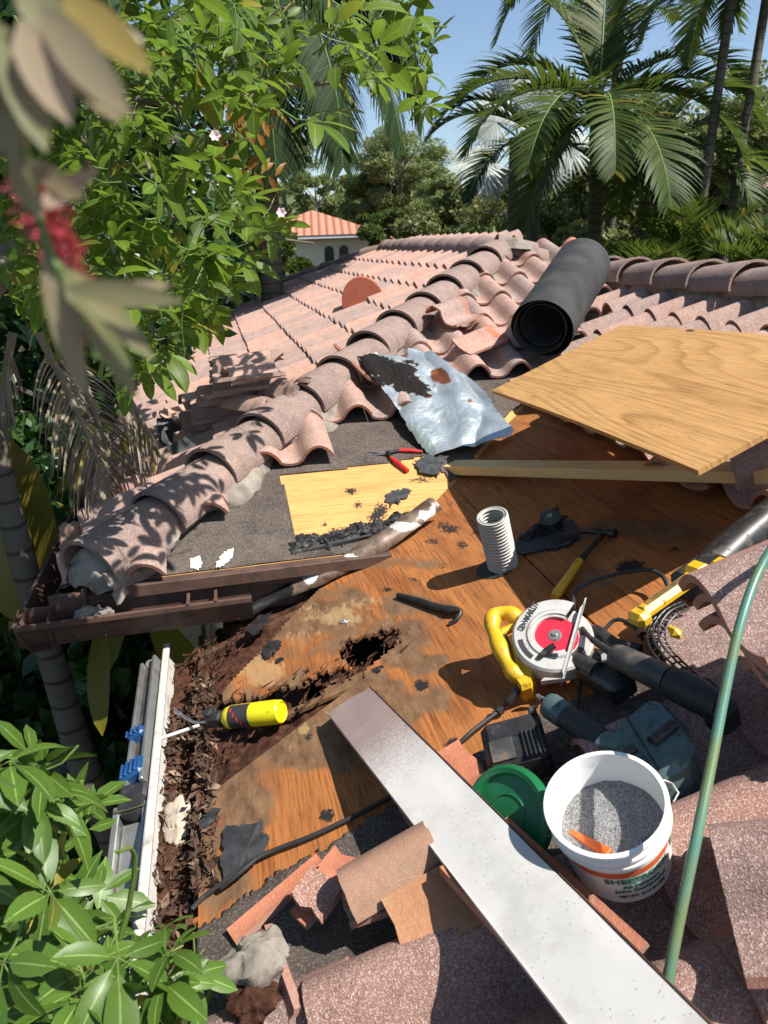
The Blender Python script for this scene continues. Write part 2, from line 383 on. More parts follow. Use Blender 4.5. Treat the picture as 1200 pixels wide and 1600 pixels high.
def tile_field(mb, o, u, v, w, nu, nv, keep=None, exp=0.335, P=0.25, jit=0.004, hmat=1, u0=0.0):
    for j in range(nv):
        for i in range(nu):
            p = Vector(o)+u*(i*P+u0)+v*(j*exp)
            c = p+u*0.16+v*0.2
            if keep and not keep(c, i, j): continue
            tl = 0.024/0.40
            v2 = (v-w*tl).normalized(); w2 = (w+v*tl).normalized()
            add_tile(mb, p+w*(0.028+rnd.uniform(-.003, .003))+v*rnd.uniform(-jit, jit)+u*rnd.uniform(-jit, jit), u, v2, w2, hmat=hmat)

# ------------------------------------------------------------------ ground and the house under us
g = G('garden_soil'); c = g.mix(g.ramp(g.noise(2.2, 7, 0.7), (0.35, 0.), (0.65, 1.)), (0.030, 0.038, 0.014), (0.060, 0.045, 0.028))
g.p(col=c, rough=1.0, spec=0.1); g.bump(g.noise(9, 6), 0.6, 0.05)
mb = MB(); mb.sheet(lambda a, b: ((a-.5)*900, (b-.35)*900, ZG+0.25*fbm(((a-.5)*90, b*90, 0), 1.0, 3)), 60, 60)
gr = mb.build('ground', g.m); tag(gr, 'dark planted garden soil around the houses', 'ground', kind='structure')

house = thing('house', (0.9, 2.6, ZG), 'house with a stripped tiled roof, bare plywood, hip caps and brown gutter', 'house')
PK = Vector((2.25, 5.75, 0)); PK.z = zF(5.75)
C0 = Vector((XH, 2.65, -1.17)); PK2 = Vector((2.25, 9.6, 0)); PK2.z = PK.z; C1 = Vector((XH, 12.7, -1.17)); J = Vector((2.92, 5.62, zN(2.92)))
XR = 2.92
hipd = (PK-C0).normalized(); hipn = Vector((hipd.y, -hipd.x, 0)).normalized()         # horizontal, towards the front slope side
hip2d = (PK2-C1).normalized(); hip2n = Vector((-hip2d.y, hip2d.x, 0)).normalized()     # away from the hip end
if hip2n.y < 0: hip2n = -hip2n
VAL = 2.05   # valley: y - x = VAL

# hip end field (left slope)
mb = MB()
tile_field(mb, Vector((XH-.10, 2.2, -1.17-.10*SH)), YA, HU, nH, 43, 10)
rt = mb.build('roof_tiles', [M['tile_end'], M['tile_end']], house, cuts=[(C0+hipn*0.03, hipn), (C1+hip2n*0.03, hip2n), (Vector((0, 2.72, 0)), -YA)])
# front slope of the wing: whole near the ridge, a single tile left beside the hip lower down
def keepF(c, i, j):
    xh = C0.x+(c.y-C0.y)*(PK.x-C0.x)/(PK.y-C0.y)
    px, py, _ = proj(c)
    if c.y < 2.9: return c.x < -0.15
    if c.y-c.x < VAL+0.12: return False
    if c.y > 3.88: return True
    if c.y > 3.55: return c.x-xh < 0.60
    return c.x-xh < (0.27 if c.y > 3.4 else 0.20)
mb = MB(); tile_field(mb, Vector((-0.75, 2.62, zF(2.62))), XA, FU, nF, 15, 10, keepF, u0=-0.02)
mb.build('roof_tiles', [M['tile'], M['tile_raw']], house, cuts=[(C0-hipn*0.02, -hipn), (Vector((-0.44, 0, 0)), -XA)])
# near slope: field below the main ridge, right of the plywood sheet
def keepN(c, i, j):
    return c.y-c.x < VAL+0.05 and c.x > 1.75 and c.x < XR-0.02
mb = MB(); tile_field(mb, Vector((1.58, 1.6, zN(1.58))), YA, NU, nN, 16, 4, keepN)
mb.build('roof_tiles', [M['tile'], M['tile_raw']], house)
# near slope: field under our feet (lower courses stripped back)
def keepG(c, i, j):
    px, py, _ = proj(c)
    if c.x < 0.25: return c.y < 1.16
    if c.x < 0.60: return c.y < 1.06
    return c.y < 1.08 + 0.45*smooth((c.x-0.75)/0.3)
mb = MB(); tile_field(mb, Vector((0.065, -0.52, zN(0.065))), YA, NU, nN, 9, 5, keepG, jit=0.012, exp=0.33, u0=0.03)
tile_field(mb, Vector((-0.262, -0.47, zN(-0.262))), YA, NU, nN, 6, 1, lambda c, i, j: c.y < 1.06, jit=0.012)
mb.build('roof_tiles', [M['tile_near'], M['tile_raw']], house)

# hip and ridge caps, each its own part, with mortar below
def cap_run(p0, p1, n, mat, scale=1.0, first=0.0, up=0.035, flip=False):
    d = (p1-p0); L = d.length; d.normalize(); s = d.cross(ZA).normalized(); wv = s.cross(d).normalized()
    for k in range(n):
        o = p0+d*(L*k/n+first)+wv*(up+0.016+rnd.uniform(-.004, .004))+s*rnd.uniform(-.008, .008)
        d2 = (d-wv*0.065+s*rnd.uniform(-.02, .02)).normalized(); w2 = s.cross(d2).normalized()
        m_ = MB(); prof = [(a*scale, h*scale) for a, h in CAPP]
        add_tile(m_, o, s, d2, w2, L=L/n+0.075, prof=prof, th=0.015, head=L/n*0.9, taper=0.15)
        m_.build('ridge_cap', mat, house)
cap_run(C0+hipd*0.02, PK, 12, M['cap'], 1.20, first=0.02)
cap_run(C1, PK2, 12, M['cap'], 1.05); cap_run(PK2, PK, 11, M['cap'], 1.1)
cap_run(J, PK, 3, M['cap'], 1.15, up=0.05)
cap_run(Vector((XR, 0.9, J.z)), J, 12, M['cap'], 1.36, up=0.085)
def mortar_run(p0, p1, side, off, wid, hgt, n=120, seed=0.0, ends=(0, 1), k=.145):
    m_ = MB(); d = p1-p0
    def fn(a, b):
        p = p0+d*lerp(ends[0], ends[1], a); nz = fbm((a*13+seed, b*1.2, seed), 1.0, 4); nz2 = fbm((a*70, b*4, seed+9), 1.0, 3)
        reach = wid*max(.15, 0.7+1.1*nz)
        h = hgt*(1-b)**0.8+0.014*nz2
        return p+side*(off+reach*b)+ZA*(h+0.045-0.045*b*b-k*(off+reach*b))
    m_.sheet(fn, n*2, 8); return m_
sF = Vector((hipn.x, hipn.y, 0))
m_ = mortar_run(C0, PK, Vector((0.66, -0.62, 0)).normalized(), 0.09, 0.085, 0.05, seed=2.0, ends=(0.0, 0.97), k=.225); m_.build('mortar', M['mortar'], house)
m_ = mortar_run(C0, PK, Vector((-0.68, 0.64, 0)).normalized(), 0.085, 0.05, 0.05, seed=5.0, ends=(0.0, 0.97), k=.24); m_.build('mortar', M['mortar'], house)
m_ = mortar_run(J, PK, Vector((-0.5, -0.6, 0)).normalized(), 0.07, 0.12, 0.07, seed=7., k=.25); m_.build('mortar', M['mortar'], house)
m_ = mortar_run(Vector((XR, 0.9, J.z)), J, Vector((-1, 0, 0)), 0.12, 0.06, 0.12, seed=11.0, n=160, k=.3); m_.build('mortar', M['mortar'], house)
# rounded mortar cap that closes the foot of the hip
m_ = MB(); fr = frame(C0+hipd*(0.03)+Vector((0, 0, 0.05)), hipd, ZA)
def foot(a, b):
    th = math.pi*a; ph = b*math.pi/2; nz = 1+0.10*fbm((a*4, b*4, 3.3), 1.0, 4)
    return fr @ Vector((0.06-0.10*math.sin(ph)*nz, 0.135*math.cos(th)*math.cos(ph*0.75)*nz, 0.115*math.sin(th)*math.cos(ph*0.85)*nz-0.05*b-0.02))
m_.sheet(foot, 26, 14); m_.build('mortar', M['mortar'], house)
m_ = MB(); fr = frame(PK+Vector((0.06, -0.06, 0.03)), Vector((1, -.4, 0)), ZA); m_.sheet(lambda a, b: fr @ Vector((lerp(-.16, .16, a), lerp(-.13, .13, b), .11*math.cos((a-.5)*2.2)*math.cos((b-.5)*2.6)+.015*fbm((a*4, b*4, 8), 1, 3))), 24, 24); m_.build('mortar', M['mortar'], house)

# ------------------------------------------------------------------ bare plywood deck of the near slope
HOLE = [(296, 955), (385, 958), (362, 1005), (345, 1050), (345, 1092), (400, 1088), (440, 1070), (500, 1053), (548, 1042), (532, 1028), (545, 1006), (582, 993), (632, 984), (612, 1012), (575, 1042), (540, 1062), (480, 1097), (440, 1114), (400, 1137), (352, 1172), (334, 1195), (322, 1300), (314, 1390), (300, 1390)]
DAMP = [(480, 975, 150, 60, .7), (330, 1180, 50, 140, .9), (430, 1135, 100, 45, .95), (545, 1095, 110, 50, .95), (360, 1010, 80, 60, .8), (630, 1010, 70, 36, .8), (640, 950, 50, 30, .6), (490, 1175, 85, 40, .95), (590, 1130, 45, 40, .8), (375, 1215, 40, 50, .9), (390, 1230, 40, 60, .7), (340, 1370, 50, 60, .7), (600, 885, 120, 20, .4), (1000, 830, 160, 40, .45), (420, 940, 70, 40, .6), (560, 930, 60, 30, .55), (860, 960, 60, 50, .3), (940, 900, 80, 30, .35), (700, 1120, 40, 60, .25)]
CHAR = [(655, 1065, 13, 12, .9), (702, 1168, 17, 14, .8), (508, 1275, 16, 14, .9), (985, 882, 24, 14, .9), (905, 842, 20, 10, .6), (690, 820, 40, 16, .6), (640, 860, 60, 14, .4), (720, 850, 16, 10, .6), (690, 885, 30, 9, .5), (1042, 858, 20, 9, .6), (585, 1048, 10, 8, .8), (420, 1015, 20, 18, .7), (390, 1020, 60, 40, .35), (880, 905, 18, 8, .5), (610, 920, 14, 6, .7), (760, 985, 10, 10, .4), (860, 1085, 20, 8, .5), (705, 790, 20, 8, .5), (760, 770, 26, 8, .45), (740, 830, 24, 8, .5), (670, 845, 18, 8, .6), (648, 905, 20, 8, .5), (800, 1010, 16, 10, .4), (485, 1150, 14, 18, .6), (480, 1215, 50, 6, .35), (560, 1225, 40, 6, .35), (450, 1060, 60, 14, .4), (600, 1000, 40, 14, .5)]
PALE = [(520, 965, 110, 26, .8), (470, 1000, 90, 20, .55), (420, 1050, 50, 32, .85), (560, 945, 80, 14, .6), (600, 935, 50, 12, .6), (640, 905, 80, 14, .35), (475, 1130, 40, 26, .5), (450, 1160, 24, 30, .5), (780, 940, 80, 30, .3), (440, 1240, 40, 80, .3), (570, 1290, 60, 20, .3), (480, 1140, 14, 10, .9), (620, 1040, 60, 14, .4)]
def stains(lists):
    def fn(p):
        x, y, d = proj(p); nx = fbm(p, 5.0, 4); ny = fbm(p+Vector((7, 3, 1)), 5.0, 4); out = []
        for L in lists:
            v = 0.0
            for (cx, cy, rx, ry, s) in L:
                q = ((x+nx*rx*.7-cx)/rx)**2+((y+ny*ry*.7-cy)/ry)**2
                if q < 2.2: v = max(v, s*math.exp(-q*1.1))
            out.append(v)
        return tuple(out)
    return fn
stN = stains([[(x, y, rx, ry, s*1.45) for x, y, rx, ry, s in DAMP], CHAR, PALE])
def keepDeck(p):
    x, y, d = proj(p); k = fbm(p, 14, 4)*8+fbm(p, 60, 2)*6
    if inpoly(x+k*.8, y+k, HOLE): return False
    if p.x < -0.185+abs(fbm(p, 9, 3))*0.03: return False
    return p.y-p.x < VAL+0.25
A1 = N(600, 1035); A2 = N(822, 868); ad = (A2-A1); an = Vector((-ad.y, ad.x, 0)).normalized()
xB = N(840, 890).x; xC = N(725, 778).x; gap = 0.0022
def deck(x0, x1, y0, y1, cuts, st=0.0125, h=0.0):
    m_ = MB(); nu = max(1, int((x1-x0)/st)); nv = max(1, int((y1-y0)/st))
    m_.sheet(lambda a, b: (lerp(x0, x1, a), lerp(y0, y1, b), zN(lerp(x0, x1, a))+h+0.0015*fbm((lerp(x0, x1, a), lerp(y0, y1, b), 0), 3, 2)), nu, nv,
             uvfn=lambda a, b: (lerp(x0, x1, a)*1.05, lerp(y0, y1, b)), stfn=stN, keep=keepDeck)
    return m_.build('deck_panel', M['deck'], house, thick=0.012, cuts=cuts)
deck(-0.19, xB+0.01, 0.9, 2.7, [(A1-an*gap, an), (Vector((xB-gap, 0, 0)), XA)])
deck(-0.19, xC+0.05, 1.9, 3.6, [(A1+an*gap, -an), (Vector((xC-gap, 0, 0)), XA)], h=0.0015)
deck(xC-0.05, 2.3, 1.7, 4.2, [(A1+an*gap, -an), (Vector((xC+gap, 0, 0)), -XA)], h=-0.001)
deck(xB-0.01, 2.0, 0.9, 3.2, [(A1-an*gap, an), (Vector((xB+gap, 0, 0)), -XA)], h=0.002)
# rotten wood and rafters seen through the hole, attic shade painted near black below
m_ = MB()
def rotfn(a, b):
    x = lerp(-0.19, 0.75, a); y = lerp(1.15, 2.75, b); return Vector((x, y, zN(x)-0.032+0.030*fbm((x, y, 1), 9, 5)+0.012*fbm((x*0.6, y, 4), 40, 3)))
PITS = [(572, 1018, 48, 24), (470, 1084, 40, 22), (380, 1125, 50, 18), (318, 1000, 36, 40)]
def keepRot(p):
    x, y, d = proj(p)
    return all(((x-a+fbm(p, 25, 3)*10)/c)**2+((y-b)/e)**2 > 1 for a, b, c, e in PITS)
m_.sheet(rotfn, 95, 160, keep=keepRot); m_.build('rotten_board', M['rot'], house, thick=0.006)
m_ = MB()
for k in range(420):
    t = rnd.random(); i = rnd.randrange(len(HOLE)); a, b = HOLE[i], HOLE[(i+1) % len(HOLE)]
    if rnd.random() < 0.3: px, py = rnd.uniform(300, 375), rnd.uniform(1000, 1100)
    else: px, py = lerp(a[0], b[0], t)+rnd.gauss(0, 8), lerp(a[1], b[1], t)+rnd.gauss(0, 7)
    p = N(px, py, rnd.uniform(-.012, .006)); ang = rnd.gauss(0.9, 0.5); d = Vector((math.cos(ang), math.sin(ang), rnd.gauss(0, .15)+S*math.cos(ang))).normalized()
    l = rnd.uniform(.012, .055); wd = rnd.uniform(.0015, .006); sd = d.cross(nN).normalized()
    m_.add([p-sd*wd, p+sd*wd, p+d*l+nN*rnd.uniform(-.004, .008), p+nN*wd*1.2], [(0, 1, 2), (0, 3, 1), (1, 3, 2), (0, 2, 3)], sm=False)
m_.build('splinters', M['rot'], house)
m_ = MB()
for y in (1.35, 1.95, 2.55): m_.box(frame((0.9, y, zN(0.9)-0.10), NU, nN), 2.3, 0.038, 0.14, 0.003)
m_.build('rafter', M['old_wood'], house)
m_ = MB(); m_.box(Matrix.Translation((1.0, 2.6, -2.0)), 2.2, 4.4, 0.05); M['void'] = plain('attic_shade_black', (.006, .005, .004), .95, spec=.05); m_.box(Matrix.Translation((1.4, 2.93, -1.75)), 2.3, 0.03, 0.45); m_.box(Matrix.Translation((0.22, 1.6, -1.77)), 0.03, 2.6, 0.42); m_.build('attic_shade_box', M['void'], house)  # near-black colour stands in for attic shade; two lining panels added
g = G('stucco'); c = g.mix(g.noise(3, 5), (0.42, 0.36, 0.28), (0.5, 0.44, 0.35)); g.p(col=c, rough=0.9); g.bump(g.noise(90, 3), 0.3, 0.004); M['stucco'] = g.m
m_ = MB(); m_.box(Matrix.Translation((0.12, 1.0, (ZG-1.6)/2)), 0.15, 5.0, -1.6-ZG); m_.box(Matrix.Translation((1.4, 3.05, (ZG-1.5)/2)), 2.4, 0.15, -1.5-ZG)
m_.box(Matrix.Translation((-0.28, 7.4, (ZG-1.3)/2)), 0.15, 8.8, -1.3-ZG); m_.build('wall', M['stucco'], house)
# soffit edge board along the near eave
m_ = MB(); m_.box(Matrix.Translation((-0.182, 0.9, -1.52)), 0.02, 3.6, 0.13, 0.003); m_.build('fascia', M['old_wood'], house)

# weathered felt left on the near slope below the stripped edge
EDGE = [(250, 1470), (345, 1425), (470, 1338), (560, 1288), (640, 1245), (740, 1180), (770, 1150), (860, 1110), (1000, 1050), (1100, 960), (1300, 850)]
def edge_y(x):
    for (a, b), (c, d) in zip(EDGE, EDGE[1:]):
        if x <= c: return lerp(b, d, (x-a)/(c-a))
    return EDGE[-1][1]
m_ = MB()
def keepFelt(p):
    x, y, d = proj(p); return y > edge_y(x)+fbm(p, 12, 4)*12+fbm(p, 90, 3)*6+4
m_.sheet(lambda a, b: (lerp(-0.18, 2.0, a), lerp(0.2, 1.9, b), zN(lerp(-0.18, 2.0, a))+0.006+0.004*fbm((a*9, b*9, 0), 1, 3)), 300, 230, keep=keepFelt)
m_.build('underlayment', M['felt'], house, thick=0.002)

# front slope of the wing: pale plywood where the felt is cut away
YEL = [(438, 743), (618, 722), (662, 710), (705, 748), (690, 792), (630, 805), (590, 835), (466, 846)]
stF = stains([[(600, 770, 60, 12, .3), (470, 800, 30, 60, .25)], [(545, 768, 16, 7, .7), (590, 800, 30, 16, .7), (560, 838, 80, 14, .95), (470, 845, 40, 9, .9), (555, 788, 12, 9, .6), (650, 750, 26, 8, .55), (505, 822, 9, 6, .6)], [(530, 745, 70, 8, .3)]])
m_ = MB(); m_.sheet(lambda a, b: (lerp(-0.6, 2.4, a), lerp(2.655, 4.2, b), zF(lerp(2.655, 4.2, b))), 230, 120, uvfn=lambda a, b: (lerp(2.655, 4.2, b)*1.05+3, lerp(-0.6, 2.4, a)), stfn=stF,
                    keep=lambda p: p.y-p.x > VAL-0.02 and p.x > C0.x+(p.y-2.65)*0.93)
m_.build('deck_panel', M['deck_pale'], house, thick=0.012)
m_ = MB()
def keepFF(p):
    x, y, d = proj(p); k = fbm(p, 20, 3)*2
    return not inpoly(x+k, y+k, YEL) and p.y-p.x > VAL+0.02+0.05*fbm(p, 5, 3) and p.x > C0.x+(p.y-2.65)*0.93
m_.sheet(lambda a, b: (lerp(-0.6, 2.4, a), lerp(2.662, 4.5, b), zF(lerp(2.662, 4.5, b))+0.007+0.003*fbm((a*14, b*14, 2), 1, 3)), 220, 130, keep=keepFF)
m_.build('underlayment', M['felt'], house, thick=0.002)
# fascia of the wing and its drip edge
m_ = MB(); m_.box(Matrix.Translation((-0.05, 2.655, -1.265)), 1.30, 0.022, 0.16, 0.003); m_.box(Matrix.Translation((-0.05, 2.637, -1.215)), 1.28, 0.018, 0.05, 0.002); m_.build('fascia', M['brown_paint'], house)
m_ = MB(); m_.box(Matrix.Translation((0.08, 2.628, -1.165)), 1.02, 0.050, 0.006, 0.001); m_.box(Matrix.Translation((0.08, 2.602, -1.185)), 1.02, 0.004, 0.045, 0.001); m_.build('drip_edge', M['brown_paint'], house)
m_ = MB(); m_.box(frame((XH-0.01, 7.7, -1.25), YA, ZA), 10.2, 0.02, 0.16, 0.003); m_.build('fascia', M['brown_paint'], house)

# gutters
def trough(pts, x0, x1, end=True, th=0.0025):
    """open metal trough: pts = cross-section (y, z); runs along x from x0 to x1"""
    return pts
sec = [(2.625, -1.21), (2.625, -1.335), (2.555, -1.335), (2.545, -1.315), (2.525, -1.265), (2.512, -1.245), (2.512, -1.228), (2.526, -1.226)]
gut = MB(); 
for a, b in zip(sec, sec[1:]):
    gut.add([(-0.80, *a), (0.03, *a), (0.03, *b), (-0.80, *b)], [(0, 1, 2, 3)], sm=False)
gut.add([(-0.80, *p) for p in sec], [list(range(len(sec)))], sm=False)
sec2 = [(-0.685, -1.21), (-0.685, -1.335), (-0.755, -1.335), (-0.765, -1.315), (-0.785, -1.265), (-0.80, -1.245), (-0.80, -1.228), (-0.786, -1.226)]
for a, b in zip(sec2, sec2[1:]):
    gut.add([(a[0], 2.52, a[1]), (a[0], 12.6, a[1]), (b[0], 12.6, b[1]), (b[0], 2.52, b[1])], [(0, 1, 2, 3)], sm=False)
go = gut.build('gutter', M['brown_paint'], house, thick=0.003)
for x in (-0.52, -0.20, -0.10):
    b_m = MB(); b_m.box(Matrix.Translation((x, 2.57, -1.222)), 0.012, 0.115, 0.005, 0.001); b_m.build('bracket', M['brown_paint'], go, root=Vector(house.location))
M['white_alu'] = plain('white_painted_aluminium', (0.52, 0.50, 0.46), 0.4, var=0.12, scale=12, dirt=0.3, dirtcol=(0.2, 0.16, 0.12))
sec = [(-0.192, -1.512), (-0.192, -1.56), (-0.275, -1.56), (-0.285, -1.53), (-0.305, -1.48), (-0.316, -1.455), (-0.316, -1.43), (-0.298, -1.428), (-0.298, -1.442)]
gut = MB()
for a, b in zip(sec, sec[1:]): gut.add([(a[0], 0.3, a[1]), (a[0], 2.62, a[1]), (b[0], 2.62, b[1]), (b[0], 0.3, b[1])], [(0, 1, 2, 3)], sm=False)
go2 = gut.build('gutter', M['white_alu'], house, thick=0.003)
b_m = MB(); b_m.tube([(-0.31, 2.03, -1.437), (-0.18, 2.06, -1.43)], 0.006, 8); b_m.build('bracket', M['white_alu'], go2, root=Vector(house.location))

# vent hood on the hip end, corrugated vent pipe through the deck
M['vent_red'] = plain('red_painted_vent', (0.38, 0.105, 0.055), 0.55, var=0.1, scale=14, dirt=0.15, dirtcol=(0.22, 0.07, 0.04))
hp = hit(568, 478, nH, cH+0.04); q = -nH.cross(HU); fr = frame(hp+nH*0.02, HU, nH)   # x up the slope, y along the eave, z off the roof
m_ = MB(); prof = [(0.170*math.cos(R(a)), 0.20*math.sin(R(a))) for a in range(0, 181, 12)]
fr2 = Matrix.Translation(hp+Vector((0, 0, 0.03))) @ Matrix.Rotation(R(-12), 4, 'Z') @ Matrix.Rotation(R(-14), 4, 'Y')
m_.prism([fr2 @ Vector((a, -0.06, b)) for a, b in prof], (fr2.to_3x3() @ Vector((0, 0.14, 0))), 0.004)
vh = m_.build('vent_hood', M['vent_red'], house, recalc=True)
m_ = MB(); m_.box(fr2 @ Matrix.Translation((0, 0.0, -0.03)), 0.34, 0.20, 0.05, 0.006); m_.build('flange', M['vent_red'], vh, root=Vector(house.location))
M['galv'] = plain('galvanised_steel', (0.50, 0.53, 0.53), 0.38, 0.75, var=0.25, scale=18, dirt=0.2, dirtcol=(0.28, 0.22, 0.15))
M['pipe'] = plain('grey_corrugated_pipe', (0.43, 0.42, 0.37), 0.5, 0.15, var=0.1, scale=30, dirt=0.12, dirtcol=(0.25, 0.2, 0.14))
pb = N(786, 884); pt = at(769, 806, 2.44); pax = (pt-pb); Lp = pax.length; fr = frame(pb-pax*0.15, XA, pax)
prof = []; nr = 19
for k in range(nr*6+1): z = Lp*1.15*k/(nr*6); prof.append((0.0485+0.0056*math.sin(k/6*2*math.pi), z))
m_ = MB(); m_.lathe(fr, prof, 36); m_.lathe(fr, [(r-0.006, z) for r, z in prof][::-1], 36); m_.lathe(fr, [(0.0525, Lp*1.15), (0.047, Lp*1.15+.001)], 36)
m_.build('vent_pipe', M['pipe'], house)
m_ = MB(); fr = frame(N(775, 886, 0.003), NU, nN); m_.lathe(fr, [(0.0, 0.0), (0.072, 0.0)], 24); m_.build('pipe_hole', M['char'], house)
# ================================================================== loose things on the roof
M['yellow'] = plain('yellow_plastic', (0.62, 0.36, 0.012), 0.42, var=0.08, scale=20, dirt=0.16, dirtcol=(0.05, 0.035, 0.012), dscale=40)
M['yellow_can'] = plain('yellow_enamel', (0.72, 0.62, 0.01), 0.3, var=0.05, scale=20, dirt=0.08, dirtcol=(0.10, 0.07, 0.01), dscale=60)
M['black'] = plain('black_plastic', (0.022, 0.022, 0.023), 0.42, var=0.4, scale=30, dirt=0.2, dirtcol=(0.09, 0.08, 0.07), dscale=25)
M['rubber'] = plain('black_rubber', (0.020, 0.020, 0.021), 0.6, var=0.3, scale=40, dirt=0.15, dirtcol=(0.07, 0.06, 0.055), dscale=30)
M['grey_tool'] = plain('grimy_grey_plastic', (0.055, 0.052, 0.05), 0.45, var=0.4, scale=16, dirt=0.3, dirtcol=(0.15, 0.10, 0.07), dscale=16)
M['teal'] = plain('teal_enamel', (0.075, 0.125, 0.12), 0.38, 0.2, var=0.2, scale=20, dirt=0.3, dirtcol=(0.022, 0.022, 0.02), dscale=45)
M['steel'] = plain('worn_steel', (0.42, 0.41, 0.39), 0.35, 0.85, var=0.25, scale=40, dirt=0.2, dirtcol=(0.10, 0.08, 0.06))
M['dark_steel'] = plain('dark_steel', (0.055, 0.052, 0.05), 0.4, 0.7, var=0.4, scale=40, dirt=0.25, dirtcol=(0.10, 0.07, 0.05))
M['guard'] = plain('scuffed_grey_guard', (0.47, 0.455, 0.42), 0.5, 0.15, var=0.1, scale=25, dirt=0.25, dirtcol=(0.22, 0.18, 0.14), dscale=30)
M['saw_red'] = plain('red_blade_cover', (0.62, 0.018, 0.045), 0.4, var=0.12, scale=20, dirt=0.1, dirtcol=(0.4, 0.25, 0.2), dscale=20)
M['red_grip'] = plain('red_vinyl_grip', (0.50, 0.018, 0.018), 0.35, var=0.15, scale=30, dirt=0.15, dirtcol=(0.06, 0.02, 0.02))
M['white_plastic'] = plain('white_plastic', (0.72, 0.71, 0.68), 0.4, var=0.04, scale=14, dirt=0.12, dirtcol=(0.42, 0.40, 0.36), dscale=14)
M['green_lid'] = plain('green_plastic', (0.010, 0.135, 0.045), 0.35, var=0.15, scale=14, dirt=0.1, dirtcol=(0.05, 0.12, 0.06))
M['orange'] = plain('orange_paint', (0.72, 0.12, 0.015), 0.45, var=0.1, scale=30, dirt=0.12, dirtcol=(0.3, 0.2, 0.15), dscale=60)
M['ink'] = plain('dark_print', (0.03, 0.03, 0.03), 0.6)
M['ink_white'] = plain('pale_print', (0.35, 0.35, 0.34), 0.5)
M['label_orange'] = plain('orange_print', (0.62, 0.12, 0.03), 0.45)
M['label_green'] = plain('green_print', (0.01, 0.16, 0.08), 0.45)
M['lime'] = plain('lime_print', (0.25, 0.55, 0.05), 0.45)
M['brass'] = plain('brass_fitting', (0.45, 0.36, 0.20), 0.35, 0.9, dirt=0.2)
g = G('grey_sand'); gc = g.sep(g.vor(520, out='Color')); c = g.mix(gc[0], (0.10, 0.10, 0.10), (0.36, 0.355, 0.345)); g.p(col=c, rough=0.9); g.bump(g.vor(520), 0.7, 0.003); M['sand'] = g.m

def text_mesh(mb_name, txt, size, m, mat, parent, extrude=0.0003, bend=None, align='CENTER', spacing=1.0, root=None, bold=0.0):
    cu = bpy.data.curves.new('lettering', 'FONT'); cu.body = txt; cu.size = size; cu.align_x = align; cu.align_y = 'CENTER'; cu.extrude = extrude; cu.space_character = spacing; cu.offset = bold
    to = bpy.data.objects.new('tmp', cu); COL.objects.link(to); dg = bpy.context.evaluated_depsgraph_get()
    me = bpy.data.meshes.new_from_object(to.evaluated_get(dg)); bpy.data.objects.remove(to); base = root if root is not None else Vector(parent.matrix_world.translation)
    for v in me.vertices:
        v.co = (bend(v.co) if bend else m @ v.co) - base
    me.materials.clear(); me.materials.append(mat); me.name = mb_name
    ob = bpy.data.objects.new(mb_name, me); COL.objects.link(ob); ob.parent = parent; return ob

# ---- circular saw lying on its motor side
Cs = N(867, 993, 0.125); ns = (nN + (-CF)*0.55).normalized()
def Q(x, y, dh=0.0): return hit(x, y, ns, Cs.dot(ns)+dh)
ex = (Q(877, 993)-Q(867, 993)).normalized(); ey = ns.cross(ex).normalized()
def q4(cx, cy, dh=0.0): return Q(720+cx/3, 880+cy/3, dh)
saw = thing('circular_saw', N(867, 1000), 'yellow corded circular saw with grey guard and red blade cover lying on the plywood', 'circular saw')
fs = frame(Cs, ex, ns)
def arcpoly(r0, r1, a0, a1, n=40, c=(0, 0)):
    o = [fs @ Vector((c[0]+r1*math.cos(R(lerp(a0, a1, i/n))), c[1]+r1*math.sin(R(lerp(a0, a1, i/n))), 0)) for i in range(n+1)]
    return o+[fs @ Vector((c[0]+r0*math.cos(R(lerp(a1, a0, i/n))), c[1]+r0*math.sin(R(lerp(a1, a0, i/n))), 0)) for i in range(n+1)]
def ringseg(mb, r0, r1, a0, a1, z0, z1, n=48, lip=0.0):
    A0, A1 = R(a0), R(a1)
    prof = [(r0, z0), (r0, z1), (r1-0.006, z1), (r1, z1-0.006), (r1, z0), (r0, z0)]
    mb.lathe(fs, prof, n, A0, A1)
m_ = MB(); m_.smooth = False; ringseg(m_, 0.052, 0.110, 62, 298, -0.045, 0.010); ringseg(m_, 0.060, 0.075, 62, 298, 0.010, 0.014)
gd = m_.build('upper_guard', M['guard'], saw, recalc=True)
text_mesh('lettering', 'DeWALT', 0.023, frame(fs @ Vector((-0.066, 0.052, 0.0155)), ex*0.42+ey*0.91, ns), M['ink'], gd, bold=0.0008, root=Vector(saw.location))
m_ = MB(); m_.smooth = False; ringseg(m_, 0.052, 0.098, -75, 60, -0.032, -0.008); m_.build('lower_guard', M['guard'], saw, recalc=True)
m_ = MB(); m_.lathe(fs, [(0.0, 0.001), (0.055, 0.001), (0.060, -0.006), (0.060, -0.02)], 48); m_.build('blade_cover', M['saw_red'], saw)
m_ = MB(); m_.lathe(fs, [(0.0, 0.012), (0.006, 0.012), (0.007, 0.006), (0.014, 0.006), (0.018, 0.002)], 24); m_.build('arbor_bolt', M['steel'], saw)
for a0, a1, r0, r1 in ((192, 232, 0.083, 0.096), (-52, -25, 0.064, 0.080), (5, 25, 0.063, 0.078)):
    m_ = MB(); m_.prism([p+ns*(0.0112 if a0 > 100 else -0.0068) for p in arcpoly(r0, r1, a0, a1, 10)], -ns*0.001); m_.build('guard_slot', M['ink'], saw)
m_ = MB(); m_.tube([q4(365, 445, .012), q4(400, 410, .022), q4(440, 385, .026)], [0.007, 0.008, 0.009], 10); m_.tube([q4(380, 430, .01), q4(455, 430, .018)], 0.005, 8); m_.build('guard_lever', M['black'], saw)
